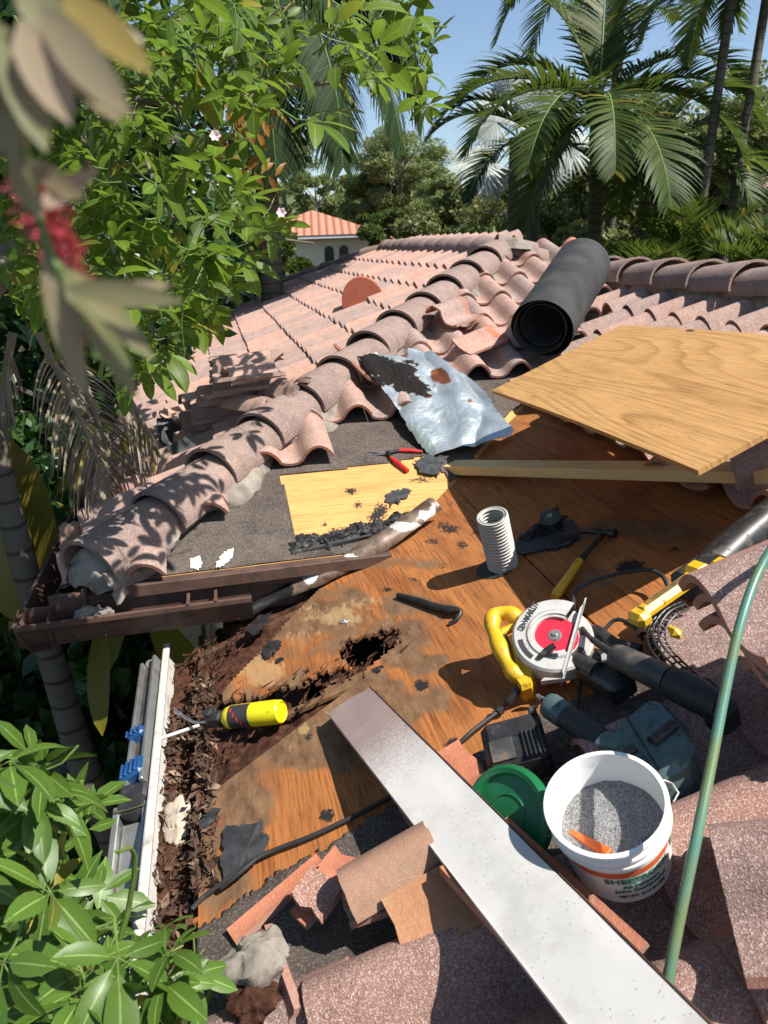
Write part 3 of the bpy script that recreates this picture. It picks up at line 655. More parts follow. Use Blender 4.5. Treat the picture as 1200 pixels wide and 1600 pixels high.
# shoe seen edge-on
m_ = MB(); sa = q4(590, 162, 0.012); sb = q4(485, 540, 0.012); sc_ = q4(385, 555, 0.005)
sd = (sb-sa).normalized(); so = sd.cross(ns).normalized()
sv = (-ns*.62+CF*.5).normalized(); m_.prism([sa, sa-so*-0.004, sb+so*0.004, sb], sv*0.11); m_.prism([sb, sb+so*0.004, sc_+so*.006, sc_+sd*-.012], -ns*0.02)
m_.prism([sa+sd*0.01, sa+so*0.010+sd*0.035, sb+so*0.010-sd*0.02, sb], -ns*0.004)
m_.build('shoe', M['guard'], saw, recalc=True)
m_ = MB(); m_.lathe(frame(Cs-ns*0.125, ex, ns), [(0.0, 0), (0.036, 0.0), (0.044, 0.008), (0.046, 0.06), (0.052, 0.085)], 28, cap0=False)
pb_ = [q4(*p, -0.02) for p in ((285, 200), (270, 300), (300, 430), (345, 520), (330, 575), (285, 590), (262, 560), (262, 500), (225, 380), (215, 340), (275, 300), (262, 255))]
m_.prism(pb_, -ns*0.075, 0.010)
m_.build('motor_housing', M['yellow'], saw, recalc=True)
m_ = MB(); hpth = spline([q4(268, 262, -.035), q4(225, 235, -.03), q4(165, 240, -.028), q4(147, 285, -.028), q4(165, 350, -.026), q4(195, 420, -.026), q4(225, 480, -.028), q4(250, 515, -.03), q4(285, 540, -.035)], 6)
m_.tube(hpth, [0.0215+0.003*math.sin(i*0.5) for i in range(len(hpth))], 12); m_.tube([q4(250, 300, -.035), q4(205, 318, -.03), q4(170, 350, -.03)], 0.012, 10)
m_.build('handle', M['yellow'], saw)
m_ = MB(); m_.tube(spline([q4(195, 330, -.03), q4(220, 370, -.03), q4(235, 420, -.032)], 4), 0.008, 8); m_.build('trigger', M['black'], saw)
m_ = MB(); cp = spline([q4(285, 545, -.04), q4(270, 590, -.045), q4(230, 640, -.06), q4(180, 690, -.075), N(735, 1145, .03), N(700, 1180, .012), N(676, 1196, .010)], 8)
m_.tube(cp, [0.0105 if i < 18 else 0.0055 for i in range(len(cp))], 10); m_.tube([q4(188, 680, -.073), q4(176, 695, -.076)], 0.0135, 10); m_.build('cord', M['rubber'], saw)

# ---- hammer
hm = thing('hammer', N(905, 880), 'claw hammer with yellow handle and black steel head lying behind the saw', 'hammer')
a, b, c_ = N(866, 934, .022), N(906, 876, .024), N(938, 838, .022)
m_ = MB(); pth = [a.lerp(b, t) for t in (0, .12, .3, .5, .7, .88, 1)]; m_.tube(pth, [.0135, .0165, .0155, .0145, .0135, .0135, .0125], 14); m_.build('handle', M['yellow'], hm)
m_ = MB(); m_.tube([b, b.lerp(c_, .3), b.lerp(c_, .7), c_], [.0115, .0085, .008, .012], 12); m_.build('neck', M['dark_steel'], hm)
m_ = MB(); h0, h1 = N(908, 828, .026), N(962, 834, .026); d = (h1-h0)
m_.tube([h0.lerp(h1, t) for t in (.45, .6, .68, .8, .82, 1.0)], [.013, .0125, .010, .0105, .0155, .0155], 16)
m_.tube([h0.lerp(h1, .5), h0.lerp(h1, .3)+nN*.001, h0.lerp(h1, .1)-nN*.004, h0-nN*.010+d*-.1], [.012, .012, .009, .004], 12); m_.tube([c_, h0.lerp(h1, .52)], [.0125, .012], 12)
m_.build('head', M['dark_steel'], hm)

# ---- tape measure on a heap of burnt felt
def lump(mb, c, rx, ry, h, seed, n=18, up=nN, xa=NU, rough=0.5):
    fr = frame(c, xa, up)
    def fn(a_, b_):
        th = a_*2*math.pi; ph = b_*math.pi/2; q = Vector((math.cos(th)*math.cos(ph), math.sin(th)*math.cos(ph), math.sin(ph)))
        k = 1+rough*fbm(q*1.6+Vector((seed, seed*2, 0)), 1.0, 4)
        k2 = 1+rough*.6*fbm(q*5+Vector((seed, 0, seed)), 1.0, 3)
        return fr @ Vector((q.x*rx*k, q.y*ry*k*k2, q.z*h*k2))
    mb.sheet(fn, n*2, n//2)
m_ = MB(); lump(m_, N(850, 832), .085, .045, .035, 1.3, 26, rough=.8); lump(m_, N(880, 850), .05, .03, .02, 4.3, 20, rough=.8)
ph = thing('burnt_felt', N(845, 840), 'heap of burnt black roofing felt under the tape measure', 'roofing felt'); m_.build('charred_lump', M['char'], ph)
m_ = MB(); pl = [N(*p, .006+rnd.random()*.012) for p in ((800, 855), (812, 835), (850, 815), (895, 812), (905, 830), (890, 850), (850, 858), (815, 866))]; m_.prism(pl, -nN*.004); m_.build('felt_flap', M['felt_scrap'], ph)
tm = thing('tape_measure', N(862, 800, .05), 'round black tape measure with a lime mark on top of burnt felt', 'tape measure')
ft = frame(N(860, 812, .052), NU, (nN*0.9-CF*0.5).normalized())
m_ = MB(); pr = [ft @ Vector((.040*math.cos(t)*(1.0), .036*math.sin(t), 0)) for t in [i*2*math.pi/28 for i in range(28)]]
pr[3:5] = [ft @ Vector((.046, .020, 0)), ft @ Vector((.046, .03, 0))]
m_.prism([p+ft.to_3x3() @ Vector((0, 0, .02)) for p in pr], ft.to_3x3() @ Vector((0, 0, -.042)), .006); m_.build('case', M['black'], tm)
m_ = MB(); m_.lathe(ft, [(0, .0215), (.024, .0215), (.026, .0195)], 28); lb = m_.build('face_disc', M['grey_tool'], tm)
m_ = MB(); m_.prism([ft @ Vector((x, y, .0222)) for x, y in ((-.014, -.004), (.002, .012), (.0, .003), (.014, .008), (-.001, -.010), (.001, -.001))], ft.to_3x3() @ Vector((0, 0, .0005))); m_.build('emblem', M['lime'], tm)

# ---- tin snips on the felt edge
sn = thing('tin_snips', F(620, 708), 'tin snips with two red grips lying on the felt edge', 'tin snips')
m_ = MB(); pv = F(606, 708, .018)
m_.tube([F(624, 704, .014), F(640, 704, .016), F(660, 706, .014)], [.009, .0105, .0085], 10); m_.tube([F(610, 715, .016), F(622, 724, .017), F(637, 736, .014)], [.008, .0115, .0105], 10); m_.build('grip', M['red_grip'], sn)
m_ = MB(); m_.tube([pv, F(616, 705, .016), F(626, 704, .014)], [.007, .008, .006], 8); m_.tube([pv, F(611, 716, .016)], [.007, .007], 8)
m_.lathe(frame(pv-nF*.01, XA, nF), [(0, .02), (.010, .02), (.011, 0.0)], 14); m_.build('lever', M['dark_steel'], sn)
m_ = MB()
for e, o2 in (((574, 705), .014), ((580, 711), .008)):
    t = F(*e, o2); dd = (t-pv); sd2 = dd.cross(nF).normalized(); m_.prism([pv+sd2*.007, t+sd2*.001, t-sd2*.001, pv-sd2*.007], -nF*.004)
m_.build('blade', M['steel'], sn)

# ---- flat black nail puller
bar = MB(); pp = spline([N(622, 930, .012), N(650, 938, .013), N(680, 948, .014), N(704, 953, .020), N(719, 955, .020), N(714, 967, .010), N(702, 976, .003)], 6)
bar.tube(pp, [.010+.004*min(1, i/8) if i < 17 else max(.008, .0165-.0010*(i-17)) for i in range(len(pp))], 10)
o = bar.build('nail_puller', M['dark_steel'], root=N(665, 944)); tag(o, 'short black nail puller with a hooked end lying on orange plywood', 'nail puller')

# ---- gas torch
to = thing('gas_torch', N(400, 1118), 'bright yellow gas torch cylinder lying at the rotten edge of the plywood', 'gas torch')
a, b = N(352, 1122, .036), N(436, 1112, .040); ax = (b-a).normalized(); frc = frame(a, nN, ax); Lc = (b-a).length
m_ = MB(); m_.lathe(frc, [(0.0, -.006), (.018, -.006), (.022, .0), (.033, .012), (.0365, .03), (.0365, Lc*.95), (.0345, Lc), (.0345, Lc+.006), (.030, Lc+.010), (.026, Lc+.004), (0.0, Lc+.004)], 32); can = m_.build('cylinder', M['yellow_can'], to)
m_ = MB(); m_.lathe(frc, [(.0369, .032), (.0369, .105)], 32, R(-20), R(150)); m_.build('label', M['ink'], can, root=Vector(to.location))
def wrap(r, z0):
    def fn(v): th = R(58)+v.y/r; return frc @ Vector((r*math.cos(th), r*math.sin(th), z0+v.x))
    return fn
for k, (s_, dy) in enumerate((('WARNING', .016), ('DANGER', -.002), ('FLAMMABLE', -.020))):
    pass
m_ = MB(); 
for k in range(5): m_.lathe(frc, [(.0371, .04+k*.012), (.0371, .046+k*.012)], 12, R(8+k*22), R(26+k*24))
m_.build('label_patch', M['saw_red'], can, root=Vector(to.location))
m_ = MB(); m_.box(frame(a-ax*.035, ax, nN), .06, .042, .048, .010); m_.box(frame(a-ax*.05-nN*.0+nN*.025, ax, nN), .035, .03, .03, .008); m_.tube([a-ax*.01, a+ax*.002], .02, 16); m_.build('valve_body', M['black'], to)
m_ = MB(); m_.tube(spline([a-ax*.06, N(318, 1128, .03), N(303, 1128, .028), N(288, 1120, .032), N(276, 1112, .036)], 5), .005, 10); m_.tube([N(283, 1117, .033), N(274, 1111, .037)], .0075, 10); m_.build('burner_tube', M['steel'], to)

# ---- long sheet metal fascia piece laid over the tiles
g = G('oversprayed_white_metal'); st = g.attr('stain'); nz = g.noise(160, 3); c = g.mix(g.ramp(g.math('ADD', st[0], g.math('MULTIPLY', g.math('SUBTRACT', nz, .5), .55)), (.35, 0.), (.75, 1.)), (0.54, 0.52, 0.49), (0.25, 0.185, 0.17))
c = g.mix(g.math('MULTIPLY', g.ramp(g.noise(9, 8, .75), (.52, 0.), (.66, 1.)), .35), c, (0.36, 0.34, 0.29)); sp = g.ramp(g.vor(95), (.09, 1.), (.14, 0.)); c = g.mix(g.math('MULTIPLY', g.math('MULTIPLY', sp, .8), g.ramp(g.noise(14, 3), (.45, 0.), (.55, 1.))), c, (0.08, .06, .05))
scr = g.ramp(g.noise(40, 2, .4, vec=g.map((1, .06, 1), g.uv)), (.72, 0.), (.76, 1.)); c = g.mix(g.math('MULTIPLY', scr, .5), c, (0.75, .72, .7))
g.p(col=c, rough=g.math('MULTIPLY_ADD', nz, .2, .3), spec=.5); g.bump(g.noise(6, 3), .15, .01); M['oversp'] = g.m
T0, T1 = N(543, 1092, .05), N(1010, 1620, .235)
pd = (T1-T0).normalized(); pn = (nN+Vector((-.02, -.03, 0))).normalized(); pn = (pn-pd*pn.dot(pd)).normalized(); ps = pd.cross(pn).normalized()
Lp2 = (T1-T0).length+.25; Wp = .138
fas = thing('fascia_strip', (T0+T1)*.5, 'long pale metal fascia strip with a bent brown lip lying diagonally over the tiles', 'metal strip')
def ofn(p): return (max(0., min(1., 1.15-((p-T0).dot(pd))/.62)), 0, 0)
mA = hit(515, 1096, pn, T0.dot(pn)); 
m_ = MB()
def strip(a_, b_):
    z = 0.004*math.sin(b_*7)*a_+0.0035*fbm((a_*1.5, b_*7, 4), 1, 3); ln = lerp(0, Lp2, b_) + (0.035*(1-b_)*abs(a_-.5) if b_ < .02 else 0)
    return T0+ps*((a_-.5)*Wp)+pd*ln+pn*z
m_.sheet(strip, 8, 90, uvfn=lambda a_, b_: (a_*Wp, b_*Lp2), stfn=ofn); m_.build('face', M['oversp'], fas, thick=0.0015)
m_ = MB(); m_.sheet(lambda a_, b_: T0-ps*(Wp*.5)*1+pd*(Lp2*b_)+(-pn)*(.034*a_)-ps*(.003), 3, 60); 
m_.sheet(lambda a_, b_: T0-ps*(Wp*.5+.003)-pn*.034+pd*(Lp2*b_)-ps*(.012*a_), 2, 60); m_.build('lip', M['brown_paint'], fas, thick=0.0015)
m_ = MB(); m_.sheet(lambda a_, b_: T0+ps*(Wp*.5)+pd*(Lp2*b_)+(-pn)*(.022*a_), 3, 60); m_.build('lip', M['oversp'], fas, thick=0.0015)

# ---- bucket of sand
bc = at(945, 1252, 1.275); bn = (nN*1.0+Vector((-.02, -.10, 0))).normalized()
fb = frame(bc-bn*.165, ex, bn) @ Matrix.Diagonal((1, 1, .825, 1)); Hb, r0b, r1b = .200, .089, .1025
buck = thing('bucket', bc-bn*.165, 'white plastic joint compound pail half full of grey sand', 'bucket')
m_ = MB(); m_.lathe(fb, [(0, .004), (r0b-.006, .004), (r0b, .010), (r0b+.004, .06), (r1b-.006, .150), (r1b+.003, .152), (r1b+.003, .158), (r1b-.004, .160), (r1b-.003, .168), (r1b+.003, .170), (r1b+.003, .176), (r1b-.003, .178), (r1b-.001, .192), (r1b+.004, .194), (r1b+.004, Hb), (r1b-.004, Hb+.001), (r1b-.006, .19), (r0b-.002, .02), (0, .018)], 64)
body = m_.build('pail', M['white_plastic'], buck)
def rad(z): return lerp(r0b+.004, r1b-.006, (z-.06)/.09)
dirc = fb.inverted().to_3x3() @ (-CF); thc = math.atan2(dirc.y, dirc.x)
m_ = MB(); m_.lathe(fb, [(rad(z)+.0006, z) for z in (.108, .126)], 40, thc-R(70), thc+R(62)); m_.build('label_band', M['label_orange'], body, root=Vector(buck.location))
m_ = MB(); m_.lathe(fb, [(rad(z)+.0012, z) for z in (.084, .126)], 10, thc+R(52), thc+R(64)); m_.build('label_band', M['label_green'], body, root=Vector(buck.location))
def bw(z0, th0, slope=0.0):
    def fn(v):
        z = z0+v.y; r = rad(z)+.0010+v.z; th = th0+v.x/r; return fb @ Vector((r*math.cos(th), r*math.sin(th), z))
    return fn
for s_, sz, z in (('SHEETROCK', .0225, .094), ('All Purpose', .0145, .073), ('Joint Compound', .0145, .058), ('NET WT. 12 LB (5.4 KG)', .0085, .038)):
    text_mesh('lettering', s_, sz, None, M['label_green'] if z > .05 else M['ink'], body, bend=bw(z, thc+R(2)), root=Vector(buck.location), bold=.0005)
m_ = MB(); m_.tube([fb @ Vector((math.cos(thc+R(a))*(r1b+q), math.sin(thc+R(a))*(r1b+q), z)) for a, q, z in ((96, -.002, .176), (95, .012, .172), (93, .022, .160), (86, .024, .150), (80, .010, .148))], .002, 8); m_.build('wire_handle', M['steel'], buck)
sd_ = MB()
def sfn(a_, b_):
    th = a_*2*math.pi; rr = b_*.092
    h = .106+.006*fbm((math.cos(th)*b_*2, math.sin(th)*b_*2, 5), 1.0, 3)+.012*math.cos(th-thc-R(150))*b_
    return fb @ Vector((rr*math.cos(th), rr*math.sin(th), h))
sd_.sheet(sfn, 60, 20); o = sd_.build('sand', M['sand'], root=bc-bn*.1); tag(o, 'grey sand filling the white pail', 'sand', kind='stuff')
tr = thing('putty_knife', bc-bn*.08, 'orange handled putty knife stuck in the sand of the pail', 'putty knife')
ka, kb = hit(890, 1298, bn, (bc-bn*.080).dot(bn)), hit(952, 1330, bn, (bc-bn*.066).dot(bn))
kd = (kb-ka).normalized(); ks = kd.cross(bn).normalized(); m_ = MB(); m_.prism([ka+ks*.005, ka.lerp(kb, .5)+ks*.0075, kb+ks*.007, kb-ks*.007, ka.lerp(kb, .5)-ks*.0075, ka-ks*.005], -bn*.012, .002); m_.build('handle', M['orange'], tr)
m_ = MB(); m_.prism([ka+ks*.004, ka-kd*.05+ks*.02-bn*.03, ka-kd*.05-ks*.02-bn*.03, ka-ks*.004], -bn*.001); m_.build('blade', M['steel'], tr)
# ---- green lid leaning on the pail
lc = at(795, 1276, 1.47); ln = (Vector((-.74, -.34, .56))).normalized(); fl = frame(lc, YA, ln)
lid = MB(); lid.lathe(fl, [(0, .004), (.078, .004), (.082, .014), (.092, .016), (.098, .012), (.100, 0.0), (.099, -.006), (.080, -.004), (0, -.003)], 56)
lid.lathe(fl, [(.040, .0042), (.0415, .0065), (.043, .0042)], 40); o = lid.build('lid', M['green_lid'], root=lc); tag(o, 'round green pail lid leaning against the white pail', 'lid')

# ---- black tool case with ribs
bx = thing('battery_charger', N(808, 1170), 'black ribbed battery charger between the saw and the green lid', 'charger')
bxa = (N(865, 1130)-N(757, 1160)).normalized(); fbx = frame(N(808, 1172, .052), bxa, (nN*1.0-CF*.15).normalized())
m_ = MB(); m_.box(fbx, .145, .125, .085, .012); m_.box(fbx @ Matrix.Translation((0, .03, .044)), .12, .05, .014, .006); m_.build('case', M['black'], bx)
m_ = MB()
for k in range(5): m_.box(fbx @ Matrix.Translation((.022+k*.010, -.02, .046)), .0045, .085, .008, .001)
m_.build('rib', M['black'], bx)
m_ = MB(); m_.box(fbx @ Matrix.Translation((-.030, -.025, .0445)), .055, .06, .004, .001); m_.build('panel', M['grey_tool'], bx)
m_ = MB(); m_.box(fbx @ Matrix.Translation((-.03, -.0635, .0)), .07, .006, .04, .002); m_.build('front_plate', M['grey_tool'], bx)
m_ = MB(); m_.box(fbx @ Matrix.Translation((.06, .06, .03)), .02, .02, .05, .004); m_.build('latch', M['grey_tool'], bx)

# ---- teal pneumatic nailer
na = thing('nail_gun', N(960, 1170), 'teal metal air nailer with a black grip lying behind the white pail', 'nail gun')
e0, e1 = N(856, 1100, .115), N(940, 1158, .095); ed = (e1-e0).normalized(); fe = frame(e0, nN, ed); Le = (e1-e0).length
m_ = MB(); m_.lathe(fe, [(0, -.004), (.020, -.004), (.028, .002), (.031, .012), (.031, .05), (.029, .058)], 32); cap_ = m_.build('end_cap', M['teal'], na)
m_ = MB()
for k in range(4):
    p = fe @ Vector((.018*math.cos(k*1.57+.5), .018*math.sin(k*1.57+.5), -.005)); m_.lathe(frame(p, nN, -ed), [(0, .003), (.0045, .003), (.0048, 0)], 12)
m_.build('screw', M['dark_steel'], cap_, root=Vector(na.location))
m_ = MB(); m_.lathe(frame(e0-ed*.002+fe.to_3x3() @ Vector((.004, 0, 0)), nN, -ed), [(.008, 0), (.008, .010), (.0065, .012), (.0065, .020), (.005, .022), (.0055, .032), (.003, .034), (0, .034)], 16); m_.build('air_fitting', M['steel'], na)
m_ = MB(); m_.lathe(fe, [(.0285, .056), (.0295, .065), (.0295, Le-.012), (.027, Le)], 28); m_.build('grip', M['rubber'], na)
m_ = MB(); m_.lathe(fe, [(.024, Le-.002), (.026, Le+.012), (.022, Le+.02)], 24); m_.build('collar', M['steel'], na)
poly = [(950, 1140), (985, 1108), (1015, 1088), (1032, 1090), (1072, 1130), (1085, 1165), (1072, 1190), (1035, 1212), (1000, 1205), (965, 1185)]
m_ = MB(); m_.prism([N(x, y, .125) for x, y in poly], -nN*.105, .014); m_.tube([N(945, 1160, .10), N(975, 1168, .10)], .026, 16); nb = m_.build('body', M['teal'], na, recalc=True)
m_ = MB(); m_.tube([N(1018, 1160, .128), N(1054, 1132, .128)], [.0125, .0125], 14); m_.build('exhaust', M['dark_steel'], na)
m_ = MB(); m_.prism([N(x, y, .1255) for x, y in ((972, 1112), (975, 1110), (1032, 1203), (1028, 1204))], nN*.0012); m_.box(frame(N(985, 1172, .128), NU, nN), .025, .02, .012, .003); m_.box(frame(N(1000, 1190, .124), NU, nN), .03, .015, .012, .003); m_.build('seam', M['dark_steel'], na)

# ---- corded grinder and its looped cord
gr_ = thing('angle_grinder', N(1010, 1050), 'grimy dark grey corded grinder body lying among the tools', 'grinder')
e0, e1, e2 = N(957, 1022, .125), N(1046, 1064, .120), N(1125, 1105, .105); ed = (e1-e0).normalized()
fe = frame(e0, nN, ed); Le = (e1-e0).length
m_ = MB(); m_.lathe(fe, [(0, 0.0), (.020, 0.0), (.027, .006), (.031, .02), (.033, Le*.6), (.034, Le)], 28); m_.build('motor_housing', M['grey_tool'], gr_)
m_ = MB()
for k in range(6): m_.lathe(fe, [(.0335, .03+k*.008), (.0345, .032+k*.008), (.0335, .034+k*.008)], 10, R(120), R(190))
m_.build('air_slot', M['ink'], gr_)
m_ = MB(); m_.tube([e1, e1.lerp(e2, .15), e1.lerp(e2, .6), e2], [.034, .038, .038, .030], 22); m_.box(frame(e2-nN*.02, ed, nN), .06, .06, .07, .012); m_.build('gear_head', M['rubber'], gr_)
m_ = MB(); m_.tube(spline([e0+ed*.005, N(930, 1004, .125), N(908, 978, .11), N(896, 945, .10), N(906, 918, .10), N(945, 902, .09), N(1000, 891, .07), N(1030, 896, .06), N(1043, 915, .05), N(1050, 940, .02)], 8), .0062, 10)
m_.tube([e0+ed*.006, N(925, 999, .124)], [.011, .008], 10); m_.build('cord', M['rubber'], gr_)
lc_ = MB(); lc_.tube(spline([N(1005, 1000, .05), N(990, 978, .075), N(965, 968, .08), N(948, 980, .07), N(925, 1010, .05), N(912, 1050, .03), N(903, 1095, .02), N(896, 1130, .015)], 8), .0055, 10)
o = lc_.build('cable', M['rubber'], root=N(950, 1000)); tag(o, 'black cable looping down between the grinder and the saw', 'cable')
dr = thing('cordless_tool', N(950, 1062), 'black cordless battery tool half hidden under the grinder', 'power tool')
fd = frame(N(950, 1062, .062), (N(990, 1085)-N(915, 1040)).normalized(), nN)
m_ = MB(); m_.box(fd, .13, .075, .06, .010); m_.box(fd @ Matrix.Translation((-.05, .03, .01)), .05, .05, .06, .015); m_.build('battery', M['black'], dr)
m_ = MB(); m_.tube([N(905, 1032, .075), N(935, 1050, .085)], [.022, .026], 16); m_.tube([N(930, 985, .05), N(960, 1010, .06), N(1000, 1020, .05)], [.018, .022, .022], 12); m_.build('motor', M['black'], dr)
text_mesh('lettering', 'makita', .022, fd @ Matrix.Translation((.01, .006, .0305)), M['grey_tool'], dr)

# ---- leaf blower
lbw = thing('leaf_blower', N(1080, 920), 'yellow and black leaf blower with its nozzle pointing up the roof', 'leaf blower')
e0, e1, e2 = N(1105, 893, .105), N(1165, 838, .12), N(1290, 735, .15); ed = (e2-e1).normalized()
m_ = MB(); m_.tube([e0, e0.lerp(e1, .4), e1, e1.lerp(e2, .5), e2], [.046, .050, .047, .044, .042], 28); m_.build('nozzle', M['black'], lbw)
m_ = MB(); m_.box(frame(N(1090, 905, .10), ed, nN), .13, .09, .09, .02); m_.box(frame(N(1108, 880, .152), ed, nN), .085, .07, .012, .005); m_.build('motor_housing', M['black'], lbw)
m_ = MB(); ha, hb = N(1090, 893, .165), N(1000, 965, .150); hd = (hb-ha).normalized(); hs = hd.cross(nN).normalized()
m_.box(frame(ha.lerp(hb, .5), hd, nN), (hb-ha).length, .042, .036, .012); m_.box(frame(ha, hd, nN), .055, .062, .045, .014); m_.box(frame(hb, hd, nN), .045, .055, .042, .012); m_.box(frame(N(1128, 888, .15), hd, nN), .05, .05, .05, .012)
m_.box(frame(N(1052, 992, .085), hd, nN), .03, .05, .05, .012); m_.build('handle', M['yellow'], lbw)
m_ = MB(); m_.box(frame(ha.lerp(hb, .52)+nN*.0175, hd, nN), (hb-ha).length*.7, .018, .004, .001); m_.build('grip_pad', plain('scuffed_pad', (0.22, 0.13, 0.02), .6, dirt=.4), lbw)
m_ = MB(); cl = spline([N(1068, 940, .135), N(1043, 952, .135), N(1026, 975, .13), N(1026, 1000, .125), N(1045, 1025, .12), N(1072, 1050, .115), N(1085, 1062, .11)], 6)
sidev = []
for i, p in enumerate(cl):
    t = (cl[min(i+1, len(cl)-1)]-cl[max(i-1, 0)]).normalized(); sidev.append(t.cross(nN).normalized())
for k in (-1, -.33, .33, 1): m_.tube([p+s2*.020*k-nN*(.012*abs(k)) for p, s2 in zip(cl, sidev)], .0026, 6)
for i in range(0, len(cl), 2): m_.tube([cl[i]+sidev[i]*.020*k-nN*(.012*abs(k)) for k in (-1, -.33, .33, 1)], .0024, 6)
m_.build('intake_grille', M['black'], lbw)
m_ = MB(); lump(m_, N(1050, 1005, .01), .05, .07, .09, 3.3, 18, rough=.15); m_.build('fan_housing', M['rubber'], lbw)

# ---- green air hose
g = G('green_braided_hose'); uvm = g.map((1, 1, 1), g.uv); wv = g.noise(9, 4, vec=g.map((.02, 1, 1), g.uv)); c = g.mix(g.ramp(g.noise(7, 4), (.45, 0.), (.62, 1.)), (0.050, 0.165, 0.115), (0.11, 0.14, 0.03))
c = g.mix(g.math('MULTIPLY', g.ramp(g.noise(30, 6, .7), (.6, 0.), (.72, 1.)), .8), c, (0.02, .03, .01)); w_ = g.t.nodes.new('ShaderNodeTexWave'); w_.inputs['Scale'].default_value = 90; g.set(w_, 'Vector', g.ob); c = g.mix(g.math('MULTIPLY', w_.outputs['Fac'], .25), c, (.3, .42, .34))
g.p(col=c, rough=.35, spec=.5); M['hose'] = g.m
ho = MB(); ho.tube(spline([at(1290, 790, 1.30), at(1225, 835, 1.28), at(1187, 890, 1.26), at(1158, 970, 1.22), at(1135, 1070, 1.18), at(1112, 1190, 1.13), at(1088, 1310, 1.08), at(1063, 1430, 1.05), at(1044, 1530, 1.03), at(1025, 1640, 1.02)], 8), .0080, 16)
o = ho.build('air_hose', M['hose'], root=at(1120, 1150, 1.15)); tag(o, 'long green air hose hanging down over the tile stacks', 'hose')
# ---- black cord crossing the felt
ec = MB(); ec.tube(spline([N(640, 1222, .012), N(612, 1244, .012), N(560, 1272, .012), N(490, 1305, .014), N(430, 1328, .016), N(395, 1345, .02), N(350, 1378, .014), N(318, 1402, .008), N(300, 1420, .004)], 8), .0058, 10)
ec.tube(spline([N(400, 1342, .03), N(370, 1368, .03), N(345, 1388, .018)], 5), .0056, 10)
o = ec.build('power_cord', M['rubber'], root=N(480, 1310)); tag(o, 'black power cord running from under the metal strip to the eave', 'cord')

# ---- plywood sheet and lumber
v1 = ray(379, 459).normalized(); v2 = ray(8280, -3180).normalized(); pn2 = v1.cross(v2).normalized(); pn2 = pn2 if pn2.z > 0 else -pn2
A = at(768, 610, 3.3); cP = A.dot(pn2); D = hit(1090, 735, pn2, cP); B = hit(970, 508, pn2, cP); e2_ = (B-A).normalized(); e1_ = (D-A); L1 = e1_.length; e1_.normalize()
stP = stains([[(900, 650, 30, 10, .2)], [(1080, 516, 9, 3, .8), (838, 573, 4, 3, .8)], [(930, 620, 60, 20, .25)]])
m_ = MB(); m_.sheet(lambda a_, b_: A+e1_*(L1*a_)+e2_*((B-A).length*b_)+pn2*(.010*math.sin(a_*3.14)), 60, 40, uvfn=lambda a_, b_: (b_*.75+2.2, L1*a_), stfn=stP)
ps_ = m_.build('plywood_sheet', [M['ply_new']], root=A.lerp(D, .5), thick=0.015)
tag(ps_, 'clean yellow plywood sheet propped over the stripped roof', 'plywood sheet')
Lm0, Lm1 = N(682, 731, .018), N(1235, 742, .14); ld = (Lm1-Lm0).normalized(); lsz = ld.cross(ZA).normalized()
m_ = MB(); lz = ZA*.97+lsz*.16; lz = (lz-ld*lz.dot(ld)).normalized(); fr = frame(Lm0.lerp(Lm1, .5)+Vector((0, .03, -.004)), ld, lz); Ll = (Lm1-Lm0).length
m_.box(fr, Ll, .092, .042, .003)
for i, v in enumerate(m_.v):
    q = fr.inverted() @ v; m_.uv[i] = (q.y+q.z*1.3+3.3, q.x)
tag(m_.build('lumber_board', M['lumber'], root=Lm0), 'new pine board lying under the front edge of the plywood sheet', 'board')

# ---- roll of black underlayment lying in the valley
rl0 = at(846, 512, 4.1); rdir = Vector((.60, .72, .30)).normalized(); fr_ = frame(rl0, Vector((0, 0, 1)), rdir)
g = G('black_underlayment'); c = g.mix(g.ramp(g.noise(6, 6, .6), (.35, 0.), (.65, 1.)), (.028, .028, .029), (.055, .053, .05)); c = g.mix(g.math('MULTIPLY', g.ramp(g.vor(16), (.03, 1.), (.06, 0.)), .5), c, (.25, .24, .22)); g.p(col=c, rough=.75, spec=.25); g.bump(g.noise(18, 4), .25, .01); M['roll'] = g.m
roll = MB(); turns = 3.3; r_a, r_b = .118, .185; n_ = 190
def rfn(a_, b_):
    th = a_*turns*2*math.pi+2.0; rr = lerp(r_a, r_b, a_)*(1+.03*math.sin(th*2+b_*2)+.02*fbm((a_*9, b_*3, 0), 1, 3)); z = b_*.92+.035*math.sin(a_*13)*(1 if b_ < .5 else -1)*(abs(b_-.5)*2)
    if a_ > .93: z = z+(a_-.93)*.9*(1-b_)*0.8
    return fr_ @ Vector((rr*math.cos(th), rr*math.sin(th)*1.05, z))
roll.sheet(rfn, n_, 14); o = roll.build('underlayment_roll', M['roll'], root=rl0, thick=.004); tag(o, 'black roll of roofing underlayment lying below the ridge caps', 'felt roll')

